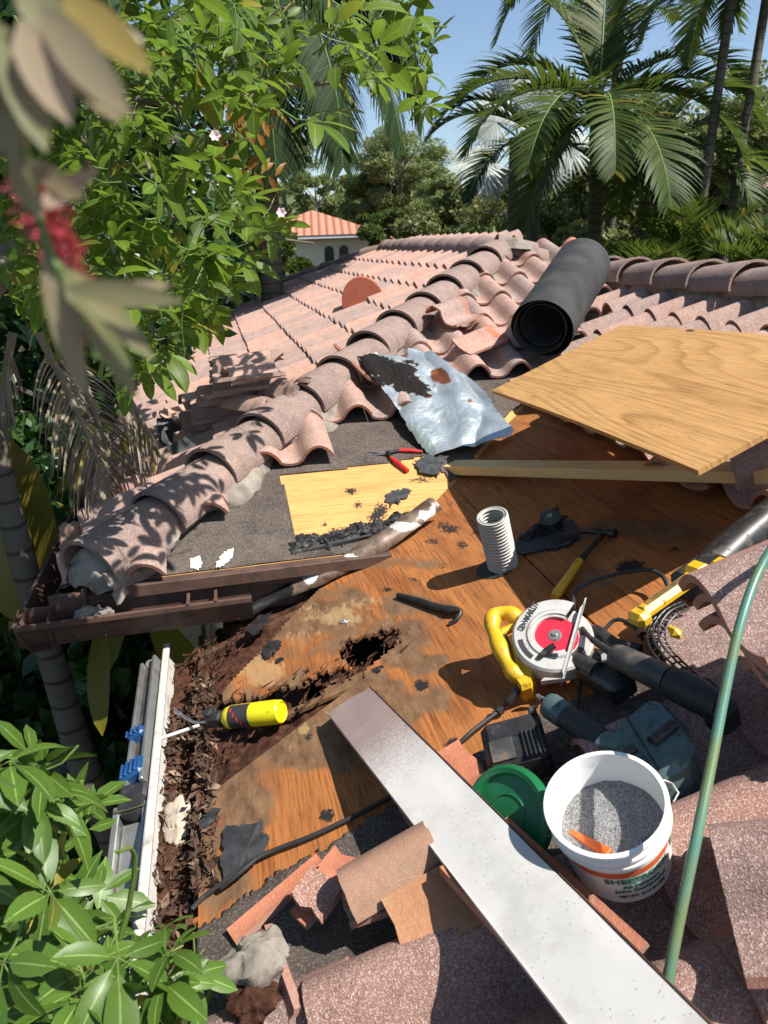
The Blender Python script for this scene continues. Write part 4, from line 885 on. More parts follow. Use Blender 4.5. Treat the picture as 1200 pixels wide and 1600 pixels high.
# ---- crumpled galvanised flashing, burnt at its upper end
g = G('burnt_galvanised'); st = g.attr('stain'); n1 = g.noise(14, 6, .65); c = g.mix(g.ramp(g.noise(7, 5, .6), (.3, 0.), (.7, 1.)), (.36, .42, .43), (.62, .66, .65))
c = g.mix(g.ramp(g.math('ADD', st[0], g.math('MULTIPLY', g.math('SUBTRACT', n1, .5), .9)), (.4, 0.), (.55, 1.)), c, (.27, .085, .03))
bk = g.ramp(g.math('ADD', st[1], g.math('MULTIPLY', g.math('SUBTRACT', g.noise(26, 6, .7), .5), 1.0)), (.42, 0.), (.52, 1.)); c = g.mix(bk, c, (.016, .014, .013))
c = g.mix(g.math('MULTIPLY', g.ramp(g.noise(50, 5, .75), (.64, 0.), (.7, 1.)), .7), c, (.12, .09, .06)); g.p(col=c, rough=g.math('MULTIPLY_ADD', bk, .4, .34), spec=g.math('MULTIPLY_ADD', bk, -.4, .5), metal=g.math('MULTIPLY_ADD', bk, -.7, .75)); g.bump(g.math('ADD', g.noise(11, 4), g.math('MULTIPLY', g.math('MULTIPLY', g.noise(60, 5), bk), 3.0)), .5, .02); M['flash'] = g.m
P1, P2, P3, P4 = F(558, 556, .17), F(700, 566, .13), F(806, 674, .09), F(655, 708, .015)
FP = [(556, 554), (600, 553), (638, 562), (634, 536), (655, 534), (690, 560), (720, 585), (745, 592), (775, 640), (803, 672), (790, 690), (760, 704), (700, 712), (672, 712), (652, 690), (610, 622), (575, 580)]
stG = stains([[(690, 590, 16, 22, .9), (780, 690, 25, 14, .5), (665, 615, 16, 10, .5), (650, 540, 10, 6, .4), (735, 625, 14, 10, .45)], [(620, 585, 62, 24, 1.0), (580, 570, 40, 18, .9), (640, 600, 40, 22, .9)], []])
m_ = MB()
def gfn(a_, b_):
    a_ = lerp(-.08, 1.06, a_); b_ = lerp(-.18, 1.05, b_)
    p = (P1.lerp(P2, a_)).lerp(P4.lerp(P3, a_), b_); cr = abs(math.sin(a_*5+b_*3+2*fbm((a_*2, b_*2, 0), 1, 2)))*.024
    return p+nF*(.016*fbm((a_*2.2, b_*2.2, 2), 1, 2)+cr-.01)
def gk(p):
    x, y, d = proj(p); k = fbm(p, 14, 3)*5; return inpoly(x+k, y+k, FP)
m_.sheet(gfn, 90, 90, keep=gk, stfn=stG); o = m_.build('metal_flashing', M['flash'], root=P1.lerp(P3, .5), thick=.0015); tag(o, 'crumpled galvanised sheet with a burnt black patch', 'metal sheet')
# ---- curled valley strip
g = G('peeled_valley_metal'); st = g.attr('stain'); nz = g.noise(18, 6, .65); c = g.mix(g.ramp(nz, (.4, 0.), (.6, 1.)), (.12, .08, .055), (.23, .17, .125)); c = g.mix(g.ramp(g.math('ADD', st[2], g.math('MULTIPLY', g.math('SUBTRACT', nz, .5), 1.2)), (.4, 0.), (.5, 1.)), c, (.60, .58, .55)); c = g.mix(g.ramp(g.math('ADD', st[0], g.math('MULTIPLY', g.math('SUBTRACT', nz, .5), 1.2)), (.35, 0.), (.5, 1.)), c, (.085, .05, .03))
c = g.mix(g.ramp(g.math('ADD', st[1], g.math('MULTIPLY', g.math('SUBTRACT', g.noise(30, 6, .7), .5), .9)), (.4, 0.), (.5, 1.)), c, (.015, .014, .013)); g.p(col=c, rough=.5, metal=.25); g.bump(nz, .3, .008); M['valley'] = g.m
vp = spline([N(372, 962, .03), N(430, 930, .035), N(480, 908, .04), N(540, 876, .045), N(600, 842, .05), N(648, 810, .055), N(677, 788, .06)], 14)
stV = stains([[(655, 788, 22, 9, .95), (520, 905, 30, 12, .5), (690, 780, 10, 10, .7)], [(395, 955, 62, 30, 1.2), (440, 930, 26, 20, .9)], [(665, 795, 22, 14, .9), (545, 872, 16, 14, 1.0), (485, 905, 16, 14, 1.0), (630, 820, 30, 9, .8)]])
m_ = MB(); nvp = len(vp)-1
def vfn(a_, b_):
    i = min(int(b_*nvp), nvp-1); p = vp[i].lerp(vp[i+1], b_*nvp-i); t = (vp[i+1]-vp[i]).normalized(); s2 = t.cross(nN).normalized(); w_ = lerp(.030, .046, smooth(b_*1.2))*(1+.15*fbm((b_*9, 0, 0), 1, 2))
    th = lerp(-.3, 2.3, a_)+.25*math.sin(b_*9); return p+s2*(w_*math.cos(th))+nN*(w_*math.sin(th)*(.9)-.012+.004*fbm((a_*4, b_*20, 1), 1, 3))
m_.sheet(vfn, 16, 80, stfn=stV); o = m_.build('valley_flashing', M['valley'], root=vp[40], thick=.002); tag(o, 'curled rusty valley metal strip burnt at its lower end', 'metal strip')
# ================================================================== loose tiles, rubble, scraps
FLAT = [(0.0, 0.010), (0.02, 0.004), (0.06, 0.0), (0.10, 0.0), (0.14, 0.004), (0.165, 0.014)]
BARREL = [(a-0.097, h) for a, h in PROF[4:]]
def jag(amt, seed, low=True, L=.42):
    def fn(a, v):
        if v >= L-1e-6: return v-abs(fbm((a*16, seed, 1), 1, 3))*amt*1.6
        if low and v <= 1e-6: return v+abs(fbm((a*18, seed, 7), 1, 3))*amt
        return v
    return fn
def loose_tile(o, v, w, label, L=.40, prof=PROF, mats=('tile_near', 'tile_raw'), brk=0.0, cat='roof tile', name='roof_tile', group=None, strip=0, th=.014, scale=1.0):
    v = Vector(v).normalized(); w = Vector(w); w = (w-v*w.dot(v)).normalized(); u = w.cross(v)*-1
    u = v.cross(w)*-1
    mb = MB(); pr = [(a*scale, h*scale) for a, h in prof]
    add_tile(mb, o, u, v, w, L=L, prof=pr, th=th, head=L*.82, hmat=1, warp=.004, brk=jag(brk, rnd.random()*50, L=L) if brk else None)
    if strip:
        nu = len(pr); k = 0
        for q in range(3*(nu-1)):
            if q % (nu-1) >= nu-1-strip: mb.mi[q*2] = 1
    c = sum(mb.v, Vector())/len(mb.v)
    ob = mb.build(name, [M[mats[0]], M[mats[1]]], root=c); tag(ob, label, cat, group); return ob
# heap of tiles on the hip end beside the caps
gH = 'loose tiles heaped beside the hip'
def Hh(x, y, h): return hit(x, y, nH, cH+h)
HO = (8, 42)
heap = [((283, 640), .10, 8, .03, .40, PROF, 'roof tile at the bottom of the heap against the hip caps'),
        ((292, 622), .17, 2, -.02, .42, PROF, 'lower tile of the heap lying level above the bottom one'),
        ((300, 600), .24, -4, .05, .38, BARREL, 'broken barrel tile in the middle of the heap'),
        ((280, 604), .22, 12, -.06, .36, BARREL, 'mid heap tile sticking out furthest left'),
        ((322, 575), .32, -3, .03, .36, PROF, 'tile second from the top of the heap'),
        ((306, 580), .33, 6, .10, .30, FLAT, 'flat tile shard wedged in the upper heap'),
        ((318, 556), .41, -7, -.05, .38, PROF, 'topmost tile of the heap beside the hip'),
        ((335, 600), .20, -62, .1, .34, BARREL, 'barrel tile of the heap pointing at the camera'),
        ((372, 588), .20, -55, -.1, .30, PROF, 'tilted tile at the right front of the heap'),
        ((352, 566), .33, 16, .25, .30, BARREL, 'short barrel shard on the right top of the heap'),
        ((262, 618), .15, 30, .2, .30, FLAT, 'flat shard lowest at the left end of the heap'),
        ((408, 595), .14, 25, .2, .10, FLAT, 'small red tile crumb at the right end of the heap')]
for (p, h, yaw, roll_, L, pr, lb) in heap:
    d = (Vector((math.cos(R(yaw+3)), math.sin(R(yaw+3)), .05)))
    loose_tile(Hh(p[0]+HO[0], p[1]+HO[1], h*.85), d, Vector((roll_, -.10, 1)), lb, L=L, prof=pr, mats=('tile_end', 'tile'), th=.02, brk=.05, group=gH)  # paler tile copy puts light into the shaded heap's colour
def shard(mb, c, r, n, t, seed):
    rr = random.Random(seed); fr = frame(c, XA.lerp(YA, rr.random()), n); k = rr.randint(5, 8)
    pl = [fr @ Vector((r*math.cos(i*6.283/k)*rr.uniform(.6, 1.2), r*math.sin(i*6.283/k)*rr.uniform(.4, .9), 0)) for i in range(k)]
    mb.prism(pl, -Vector(n).normalized()*t, t*.2)
def rock(c, rx, ry, rz, seed, mat, label, name='mortar_chunk', cat='mortar chunk', up=ZA, xa=XA, group=None):
    mb = MB(); fr = frame(c, xa, up)
    def fn(a_, b_):
        th = a_*2*math.pi; ph = (b_-.5)*math.pi; q = Vector((math.cos(th)*math.cos(ph), math.sin(th)*math.cos(ph), math.sin(ph)))
        s_ = 1/max(abs(q.x), abs(q.y), abs(q.z))**.45
        k = s_*.85*(1+.38*fbm(q*1.3+Vector((seed, seed, 0)), 1, 3))*(1+.10*fbm(q*5+Vector((0, seed, 3)), 1, 4)); return fr @ Vector((q.x*rx*k, q.y*ry*k, q.z*rz*k))
    mb.sheet(fn, 40, 22); ob = mb.build(name, mat, root=c); tag(ob, label, cat, group); return ob
for k, (x, y) in enumerate(((268, 690), (285, 700), (262, 665))):
    mb = MB(); c = Hh(x, y, .08+.03*k); shard(mb, c, .09, Vector((rnd.uniform(-.8, .8), -.6, .6)), .012, k); sc = mb.build('felt_shard', M['felt_scrap'], root=c); tag(sc, ['lower dark felt shard standing below the tile heap', 'right dark felt shard leaning under the tile heap', 'upper dark felt shard wedged beside the tile heap'][k], 'felt scrap', 'felt shards below the heap')
# broken tiles near the felt roll
loose_tile(F(712, 512, .13), Vector((.75, .55, .12)), nF+Vector((0, 0, .2)), 'broken tile with red clay edge beside the black roll', L=.30, mats=('tile', 'tile_raw'), brk=.04, strip=3)
loose_tile(F(735, 556, .10), Vector((.9, .35, .2)), nF+Vector((0, -.2, .1)), 'slipped tile below the red edged tile by the roll', L=.30, prof=FLAT, mats=('tile', 'tile_raw'), brk=.03)
loose_tile(F(602, 606, .05), Vector((-.25, .9, .3)), nF+Vector((.9, 0, .1)), 'red tile on edge at the left side of the metal sheet', L=.38, prof=FLAT, mats=('tile_raw', 'tile_raw'))
loose_tile(N(1105, 765, .05), Vector((.8, .4, .25)), nN+Vector((-.2, -.2, 0)), 'dark tile lying in the shade beneath the pine board', L=.40, mats=('tile', 'tile_raw'))
loose_tile(N(1150, 772, .10), Vector((.9, -.2, .25)), nN+Vector((-.3, -.5, 0)), 'grey mortared tile end at the right below the pine board', L=.35, prof=BARREL, mats=('cap', 'mortar'), brk=.03)
# stack at the right, tools side
gS = 'tiles stacked beside the leaf blower'
Ofar = at(1058, 936, 1.50)
names = ['topmost tile of the stack beside the leaf blower', 'second tile from the top of the right hand stack', 'third tile from the top of the right hand stack', 'fourth tile from the top of the right hand stack', 'bottom tile of the stack beside the leaf blower']
for k, lb in enumerate(names):
    o = Ofar-YA*.262-nN*(.044*k)+Vector((.012*(k % 2)+.02*k, rnd.uniform(-.015, .015)-.012*k, 0))
    loose_tile(o, NU+YA*(.04*(k % 3)-.04), nN, lb, L=.44, group=gS, strip=4 if k == 0 else 0, scale=1.05, th=.018)
# stack at the right edge, nearer
gT = 'tiles stacked at the right edge'
O2 = at(1166, 1535, 1.04)
for k, lb in enumerate(['sunlit tile on top of the near right stack', 'second tile of the near right stack', 'lowest tile of the near right stack']):
    loose_tile(O2-nN*(.046*k)+Vector((.015*k, .03*k, 0)), NU-YA*.45, nN+Vector((-.10, -.10, 0)), lb, L=.42, group=gT, scale=.92, th=.018)
# red clay pieces by the pail and the pale strip
loose_tile(N(1012, 1478, .125), Vector((-.30, .95, -.05)), nN+Vector((.1, -.3, .2)), 'smooth red clay tile lying in front of the pail', L=.34, prof=FLAT, mats=('tile_raw', 'tile_raw'))
loose_tile(N(650, 1312, .05), NU+YA*.15, nN+Vector((.05, -.1, 0)), 'red clay tile piece under the upper part of the metal strip', L=.22, prof=FLAT, mats=('tile_raw', 'tile_raw'), brk=.02)
loose_tile(N(770, 1290, .07), Vector((.4, .85, .1)), nN+Vector((-.2, -.1, 0)), 'red clay shard poking out between strip and green lid', L=.16, prof=FLAT, mats=('tile_raw', 'tile_raw'), brk=.03)
loose_tile(N(520, 1388, .06), Vector((.75, .55, .2)), nN+Vector((-.1, -.1, 0)), 'square red clay shard left of the two pale curved tiles', L=.08, prof=FLAT, mats=('tile_raw', 'tile_raw'), brk=.008, scale=.42)
loose_tile(N(474, 1448, .06), Vector((.85, .45, .25)), nN, 'red clay shard on the left end of the lowest course', L=.09, prof=FLAT, mats=('tile_raw', 'tile_raw'), brk=.008, scale=.3)
loose_tile(N(368, 1474, .02), Vector((.85, .38, .26)), nN, 'long red clay strip between felt and the lowest tiles', L=.24, prof=FLAT, mats=('tile_raw', 'tile_raw'), scale=.26)
vv = (NU+YA*.10).normalized()
loose_tile(N(640, 1512, .085), vv, nN+Vector((-.12, -.28, 0)), 'flat pale clay tile in front of its curved neighbour', L=.185, prof=FLAT, mats=('tile_old', 'tile_old'), brk=.006, scale=.78, th=.016)
loose_tile(N(562, 1450, .085), vv, nN+Vector((-.05, -.15, 0)), 'curved pale clay tile with yellow lichen above the lowest course', L=.20, prof=BARREL, mats=('tile_old', 'tile_old'), brk=.006, scale=.80, th=.016)
rock(N(712, 1480, .04), .035, .025, .06, 3.1, M['mortar'], 'pointed mortar lump hanging under the flat pale tile', up=Vector((.2, -.3, 1)))
rock(N(398, 1510, .115), .075, .055, .05, 8.2, M['mortar'], 'big pale mortar chunk at the roof edge by the shrub', up=nN)
rock(N(400, 1566, .10), .05, .04, .035, 12.2, M['rot'], 'dark rotten lump below the big mortar chunk', name='wood_chunk', cat='wood chunk', up=nN)
rock(at(140, 960, 2.68), .055, .035, .028, 5.7, M['mortar'], 'pale mortar chunk lying in the corner of the brown gutter')
rock(at(165, 958, 2.66), .03, .025, .025, 6.9, M['mortar'], 'smaller mortar lump beside the pale chunk in the gutter')
rock(at(112, 840, 2.9), .05, .05, .07, 15.3, M['tile_old'], 'broken end tile standing beside the foot of the hip', name='tile_fragment', cat='tile fragment')
# mortar in the long trough
rock(Vector((-.245, 1.72, -1.50)), .042, .09, .03, 21.3, plain('sandy_mortar', (.40, .33, .26), .95, var=.3, scale=20, bump=.6), 'flat sandy mortar piece among the leaves in the long gutter')
# torn felt scraps on the plywood
def scrap(pl, lab, h=.004, t=.002, mat='felt_scrap', seed=1.0, on=N):
    mb = MB(); cx = sum(p[0] for p in pl)/len(pl); cy = sum(p[1] for p in pl)/len(pl); out = []
    for i in range(len(pl)):
        a, b = pl[i], pl[(i+1) % len(pl)]
        for k in range(5):
            x, y = lerp(a[0], b[0], k/5), lerp(a[1], b[1], k/5); sz = min(2.0, .06*abs(max(q[0] for q in pl)-min(q[0] for q in pl)))
            out.append((x+rnd.gauss(0, sz), y+rnd.gauss(0, sz)))
    ring1 = [on(x, y, h+.004+.008*abs(fbm((x*.03, y*.03, seed), 1, 2))) for x, y in out]; c = on(cx, cy, h+.010); mid = [c.lerp(p, .55)+nN*.003*fbm((i, seed, 0), .7, 2) for i, p in enumerate(ring1)]
    n = len(out); mb.add(ring1+mid+[c], [(i, (i+1) % n, n+(i+1) % n, n+i) for i in range(n)]+[(n+i, n+(i+1) % n, 2*n) for i in range(n)])
    ob = mb.build('felt_scrap', M[mat], root=c); tag(ob, lab, 'felt scrap', 'torn felt scraps'); return ob
scrap([(352, 1290), (385, 1288), (412, 1283), (408, 1300), (425, 1308), (412, 1330), (395, 1355), (372, 1372), (350, 1385), (345, 1340)], 'large torn felt scrap beside the power cord')
scrap([(310, 1282), (325, 1268), (343, 1262), (342, 1275), (325, 1292), (312, 1292)], 'small oval felt scrap at the rotten deck edge')
scrap([(601, 772), (615, 764), (640, 763), (642, 772), (625, 784), (604, 788)], 'dark felt scrap on the pale plywood', on=F, h=.002)
scrap([(646, 718), (668, 712), (700, 712), (690, 728), (682, 742), (655, 736)], 'grey felt flap at the left end of the pine board', on=F, h=.012)
scrap([(382, 985), (402, 962), (425, 955), (415, 978), (398, 995)], 'charred flake at the foot of the valley strip', h=.012, mat='char')
scrap([(410, 1015), (420, 1003), (436, 1002), (440, 1010), (425, 1026), (414, 1030)], 'small burnt curl on the rotten upper plywood', h=.004, mat='char')
# burnt felt rolled up along the torn edge of the wing deck
mb = MB()
for k in range(26):
    t = k/25; x = lerp(470, 660, t); y = 852-44*t**1.6+rnd.gauss(0, 4)
    lump(mb, F(x, y, -.004), rnd.uniform(.03, .06), rnd.uniform(.022, .045), rnd.uniform(.018, .042), k*1.7, 12, up=nF, xa=Vector((.9, .35, .1)), rough=.7)
o = mb.build('burnt_felt', M['char'], root=F(560, 830)); tag(o, 'crust of burnt felt along the torn edge of the pale plywood', 'roofing felt')
for k, (p, ang, L, lab) in enumerate([((470, 862), .1, .30, 'charred stick lying under the burnt felt crust'), ((520, 850), .25, .26, 'silvery charred stick by the burnt crust')]):
    mb = MB(); a = F(*p, .006); d = Vector((math.cos(ang), math.sin(ang), .08)); mb.tube([a+d*L*t+nF*.006*fbm((t*4, k, 0), 1, 2) for t in (0, .25, .5, .75, 1)], [.006, .011, .012, .010, .005], 7)
    o = mb.build('charred_stick', M['char' if k != 1 else 'felt_scrap'], root=a); tag(o, lab, 'stick')
# bent nail wire by the pipe and a disc washer or two on the deck
for k, (p, lab) in enumerate([((538, 970), 'tin washer on the bleached upper plywood'), ((437, 1033), 'tin washer near the rotten left edge'), ((592, 1045), 'tin washer right of the black hole')]):
    mb = MB(); mb.lathe(frame(N(*p, .002), NU, (nN+Vector((rnd.gauss(0, .1), rnd.gauss(0, .1), 0))).normalized()), [(0, .003), (.004, .003), (.005, .0015), (.016, .001), (.017, -.001)], 18); o = mb.build('tin_washer', M['dark_steel' if k else 'galv'], root=N(*p)); tag(o, lab, 'washer', 'tin washers nailed in the plywood')
# leaf litter in the long trough and on the rotten edge
g = G('dry_litter'); isl = g.island(); c = g.ramp(isl, (0, (.045, .022, .012)), (.35, (.10, .05, .028)), (.65, (.055, .03, .02)), (.9, (.16, .095, .055)), (1, (.30, .21, .14))); g.p(col=c, rough=.85); g.leaf_mix(c, .12); M['litter'] = g.m
mb = MB()
def bit(p, n, L, W):
    n = n.normalized(); d = n.orthogonal().normalized(); a = rnd.random()*6.28; d = d*math.cos(a)+n.cross(d)*math.sin(a); s_ = n.cross(d); cu = rnd.uniform(-.2, .45)
    mb.add([p-d*L*.5, p-s_*W*.5+n*cu*W, p+n*.1*W, p+s_*W*.5+n*cu*W, p+d*L*.5+n*rnd.uniform(-.3, .5)*L], [(0, 1, 2), (0, 2, 3), (1, 4, 2), (2, 4, 3)], sm=False)
for k in range(1900):
    if k < 1250: p = Vector((rnd.uniform(-.295, -.195), rnd.uniform(.5, 2.28), 0)); p.z = -1.515+.022*rnd.random()+.01*fbm((p.x*8, p.y*8, 0), 1, 2)
    else:
        px, py = rnd.uniform(300, 338), rnd.uniform(1050, 1400); p = N(px, py, rnd.uniform(-.025, .012))
    L = rnd.choice((.008, .012, .02, .03, .045)); bit(p, Vector((rnd.gauss(0, .6), rnd.gauss(0, .6), 1)), L, L*rnd.uniform(.25, .6))
lt = mb.build('leaf_litter', M['litter']); tag(lt, 'brown dead leaves and bark bits filling the long gutter and rotten edge', 'leaf litter', kind='stuff')
mb = MB(); mb.sheet(lambda a_, b_: (lerp(-.303, -.188, a_), lerp(.3, 2.6, b_), -1.515+.018*fbm((a_*1.2, b_*20, 3), 1.5, 5)+.006*fbm((a_*9, b_*160, 3), 1, 2)), 16, 220); o = mb.build('leaf_mould', M['rot']); tag(o, 'dark rotted leaf mould packed in the long gutter', 'leaf mould', kind='stuff')
mb = MB()
for k in range(160):
    p = Vector((rnd.uniform(-.72, 0.0), rnd.uniform(2.545, 2.615), -1.325+rnd.random()*.035)); L = rnd.choice((.012, .02, .03, .045)); bit(p, Vector((rnd.gauss(0, .6), rnd.gauss(0, .6), 1)), L, L*rnd.uniform(.25, .6))
lt = mb.build('leaf_litter', M['litter']); tag(lt, 'dry leaf bits lying in the short brown gutter', 'leaf litter', kind='stuff')
# ---- folding ladder standing outside the trough
M['alu'] = plain('dull_aluminium', (.40, .40, .38), .42, .8, var=.15, scale=20, dirt=.25, dirtcol=(.14, .12, .1))
M['blue'] = plain('blue_plastic', (.012, .055, .16), .4, var=.2, scale=20, dirt=.2)
la = thing('folding_ladder', (-.42, 2.2, ZG), 'aluminium folding ladder with blue locks standing beside the long gutter', 'ladder')
l0, l1, l2 = at(188, 1500, 1.78), at(211, 1262, 2.08), at(236, 1036, 2.75)
def rails(p, q, wd, th, gap, nm, mat):
    d = (q-p).normalized(); s2 = d.cross(-CF).normalized(); f2 = s2.cross(d).normalized()
    for sg in (-1, 1):
        mb = MB(); mb.box(frame(p.lerp(q, .5)+s2*sg*gap*.5, d, f2), (q-p).length, wd, th, .003); mb.build(nm, mat, la)
    return d, s2, f2
d, s2, f2 = rails(l0, l1, .020, .055, .085, 'rail', M['alu'])
mb = MB(); mb.box(frame(l0.lerp(l1, .6), d, f2), .22, .062, .012, .004); mb.box(frame(l0.lerp(l1, .15), d, f2), .2, .05, .012, .004); mb.build('rung', M['alu'], la)
mb = MB(); mb.lathe(frame(l1+f2*.02, s2, f2), [(0, .012), (.036, .012), (.041, .006), (.041, -.04)], 28); mb.box(frame(l1+f2*.01+d*.03, d, f2), .07, .085, .04, .01); hg = mb.build('hinge', M['black'], la)
mb = MB(); mb.tube([l1-s2*.045+f2*.035-d*.02, l1+f2*.038-d*.025, l1+s2*.045+f2*.035-d*.02], .0025, 6); mb.build('hinge_wire', M['brass'], hg, root=Vector(la.location))
d, s2, f2 = rails(l1+d*.06, l2, .014, .045, .055, 'rail', M['alu'])
mb = MB(); mb.box(frame(l1.lerp(l2, .55), d, f2), (l2-l1).length*.8, .05, .02, .004); mb.build('inner_rail', M['grey_tool'], la)
for t in (.17, .40):
    mb = MB(); c = l1.lerp(l2, t)+f2*.02; mb.box(frame(c, d, f2), .075 if t < .3 else .04, .085 if t < .3 else .06, .05, .010)
    for k in range(4): mb.box(frame(c+f2*.027+s2*(k-1.5)*.016, d, f2), .06 if t < .3 else .03, .007, .008, .002)
    mb.build('lock', M['blue'], la)
mb = MB(); b0 = Vector((l2.x-.05, l2.y+.8, ZG)); mb.tube([l2, b0], .02, 10); mb.build('foot_rail', M['alu'], la)

M['pale_paper'] = plain('pale_torn_paper', (.52, .47, .40), .8, var=.15, scale=20, dirt=.2, dirtcol=(.25, .2, .15))
scrap([(296, 872), (312, 868), (316, 880), (310, 890), (298, 888)], 'small pale torn flap at the left end of the drip edge', on=F, h=.006, mat='pale_paper')
scrap([(340, 876), (352, 862), (364, 856), (362, 874), (350, 884), (338, 886)], 'pale torn flap folded over the drip edge', on=F, h=.008, mat='pale_paper')

for (x, y, h, v, w_, L, sc_, lb) in ((468, 1590, .10, (-.2, .95, .05), (-.9, 0, .45), .20, .45, 'broken tile edge standing left of the lowest course'),
        (498, 1440, .085, (.7, .6, .2), (-.1, -.2, 1), .10, .5, 'grey grit shard above the lowest course'),
        (540, 1448, .085, (.85, -.1, .25), (-.2, -.3, 1), .13, .55, 'dark shard in the shade of the curved pale tile')):
    loose_tile(N(x, y, h), Vector(v), Vector(w_), lb, L=L, prof=FLAT, mats=('tile_near', 'tile_raw'), brk=.025, th=.016, scale=sc_, group='shards round the lowest course')
# ================================================================== vegetation
def leafmat(name, ca, cb, vein, rough=.38, tr=.32, spec=.45, var=.5):
    g = G(name); isl = g.island(); s3 = g.sep(g.uv); u = s3[0]; v = s3[1]
    c = g.mix(isl, ca, cb); n = g.noise(18, 4); c = g.mix(g.math('MULTIPLY', n, .35), c, tuple(x*.6 for x in ca))
    dm = g.math('ABSOLUTE', g.math('SUBTRACT', u, .5)); mid = g.ramp(dm, (.015, 1.), (.05, 0.))
    sv = g.math('ABSOLUTE', g.math('SUBTRACT', g.math('FRACT', g.math('ADD', g.math('MULTIPLY', v, 9.0), g.math('MULTIPLY', dm, -3.0))), .5)); sv = g.math('MULTIPLY', g.ramp(sv, (.03, 1.), (.09, 0.)), .08)
    c = g.mix(g.math('MAXIMUM', g.math('MULTIPLY', mid, .75), sv), c, vein)
    old = g.ramp(g.math('FRACT', g.math('MULTIPLY', isl, 13.7)), (.955, 0.), (.965, 1.)); c = g.mix(g.math('MULTIPLY', old, .75), c, (.30, .22, .03))
    bl_ = g.ramp(g.noise(55, 4, .7), (.66, 0.), (.71, 1.)); c = g.mix(g.math('MULTIPLY', bl_, .5), c, (.10, .07, .02))
    c = g.hsv(c, .5, 1.0, g.math('MULTIPLY_ADD', g.math('FRACT', g.math('MULTIPLY', isl, 7.3)), var, 1-var*.5))
    g.p(col=c, rough=g.math('MULTIPLY_ADD', n, .15, rough-.07), spec=spec); g.leaf_mix(g.mix(.5, c, tuple(min(1, x*2.0) for x in cb)), tr); return g.m
M['leaf'] = leafmat('trumpet_leaf', (.055, .110, .012), (.145, .225, .024), (.24, .34, .09), rough=.45, spec=.3, tr=.45)
M['leaf_shrub'] = leafmat('shrub_leaf', (.055, .115, .014), (.090, .165, .022), (.26, .36, .10), rough=.42, tr=.22, spec=.35)
M['leaf_dark'] = leafmat('shade_painted_leaf', (.022, .060, .012), (.045, .11, .020), (.08, .15, .04), tr=.25)  # darker copy of the leaf green, shade put into its colour
M['frond'] = leafmat('palm_frond', (.030, .056, .011), (.085, .120, .018), (.09, .13, .03), rough=.5, tr=.35, spec=.22)
M['frond_bright'] = leafmat('bright_palm_frond', (.055, .13, .018), (.10, .20, .028), (.16, .24, .05), tr=.4)
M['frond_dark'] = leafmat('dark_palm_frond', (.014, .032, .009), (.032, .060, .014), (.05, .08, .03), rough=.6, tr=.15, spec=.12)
M['frond_dry'] = leafmat('dry_frond', (.17, .13, .09), (.34, .28, .21), (.5, .42, .3), rough=.7, tr=.15, spec=.2)
M['silver'] = leafmat('silver_fan', (.30, .33, .29), (.44, .47, .42), (.3, .36, .33), rough=.5, tr=.15)
M['olive'] = leafmat('hedge_leaf', (.105, .135, .036), (.20, .225, .07), (.15, .17, .07), rough=.5, tr=.3)
M['pine'] = leafmat('pine_needles', (.13, .18, .055), (.23, .28, .09), (.13, .16, .07), rough=.6, tr=.25)
M['rust_leaf'] = leafmat('rusty_leaf', (.20, .085, .015), (.34, .17, .03), (.3, .2, .06), tr=.35)
M['brush_leaf'] = leafmat('bottlebrush_leaf', (.15, .18, .06), (.42, .29, .22), (.34, .26, .16), tr=.3, var=.3)
M['bark'] = plain('grey_bark', (.20, .17, .14), .85, var=.35, scale=14, bump=.5, spec=.2)
M['twig'] = plain('green_twig', (.10, .16, .03), .6, var=.3, scale=20)
g = G('ringed_palm_trunk'); z = g.sep(g.ob)[2]; rg = g.math('FRACT', g.math('ADD', g.math('MULTIPLY', z, 9.0), g.math('MULTIPLY', g.noise(3, 3), .6))); c = g.mix(g.ramp(rg, (0, 1.), (.12, 0.), (.9, 0.), (1, 1.)), g.mix(g.noise(8, 5), (.085, .068, .05), (.16, .135, .105)), (.035, .027, .02)); g.p(col=c, rough=.85, spec=.2); g.bump(rg, .4, .02); M['palm_trunk'] = g.m
M['flower'] = plain('pale_pink_petal', (.72, .52, .55), .6, var=.1)
M['red_stamen'] = plain('red_stamens', (.34, .035, .045), .6, var=.3)

def leaf(mb, b, d, n, L, W, droop=.3, fold=.25, rows=5, tip=1.6):
    d = d.normalized(); s = d.cross(n); s = s.normalized() if s.length > 1e-5 else d.orthogonal().normalized(); n = s.cross(d).normalized()
    vs = []; uv = []; p = Vector(b); st = L/rows; dd = d.copy()
    for i in range(rows+1):
        t = i/rows; w_ = W*.5*(math.sin(math.pi*(t**.95)*.97+.03)**.66)*(1-.12*t) if 0 < i < rows else W*.02
        nn = s.cross(dd).normalized()
        vs += [p-s*w_+nn*w_*fold, p.copy(), p+s*w_+nn*w_*fold]; uv += [(0, t), (.5, t), (1, t)]
        p = p+dd*st; dd = (dd-n*droop/rows*1.2-ZA*droop*.35/rows).normalized()
    fs = []
    for i in range(rows):
        a = i*3; fs += [(a, a+1, a+4, a+3), (a+1, a+2, a+5, a+4)]
    mb.add(vs, fs, uv)
def rvec(): return Vector((rnd.gauss(0, 1), rnd.gauss(0, 1), rnd.gauss(0, 1))).normalized()
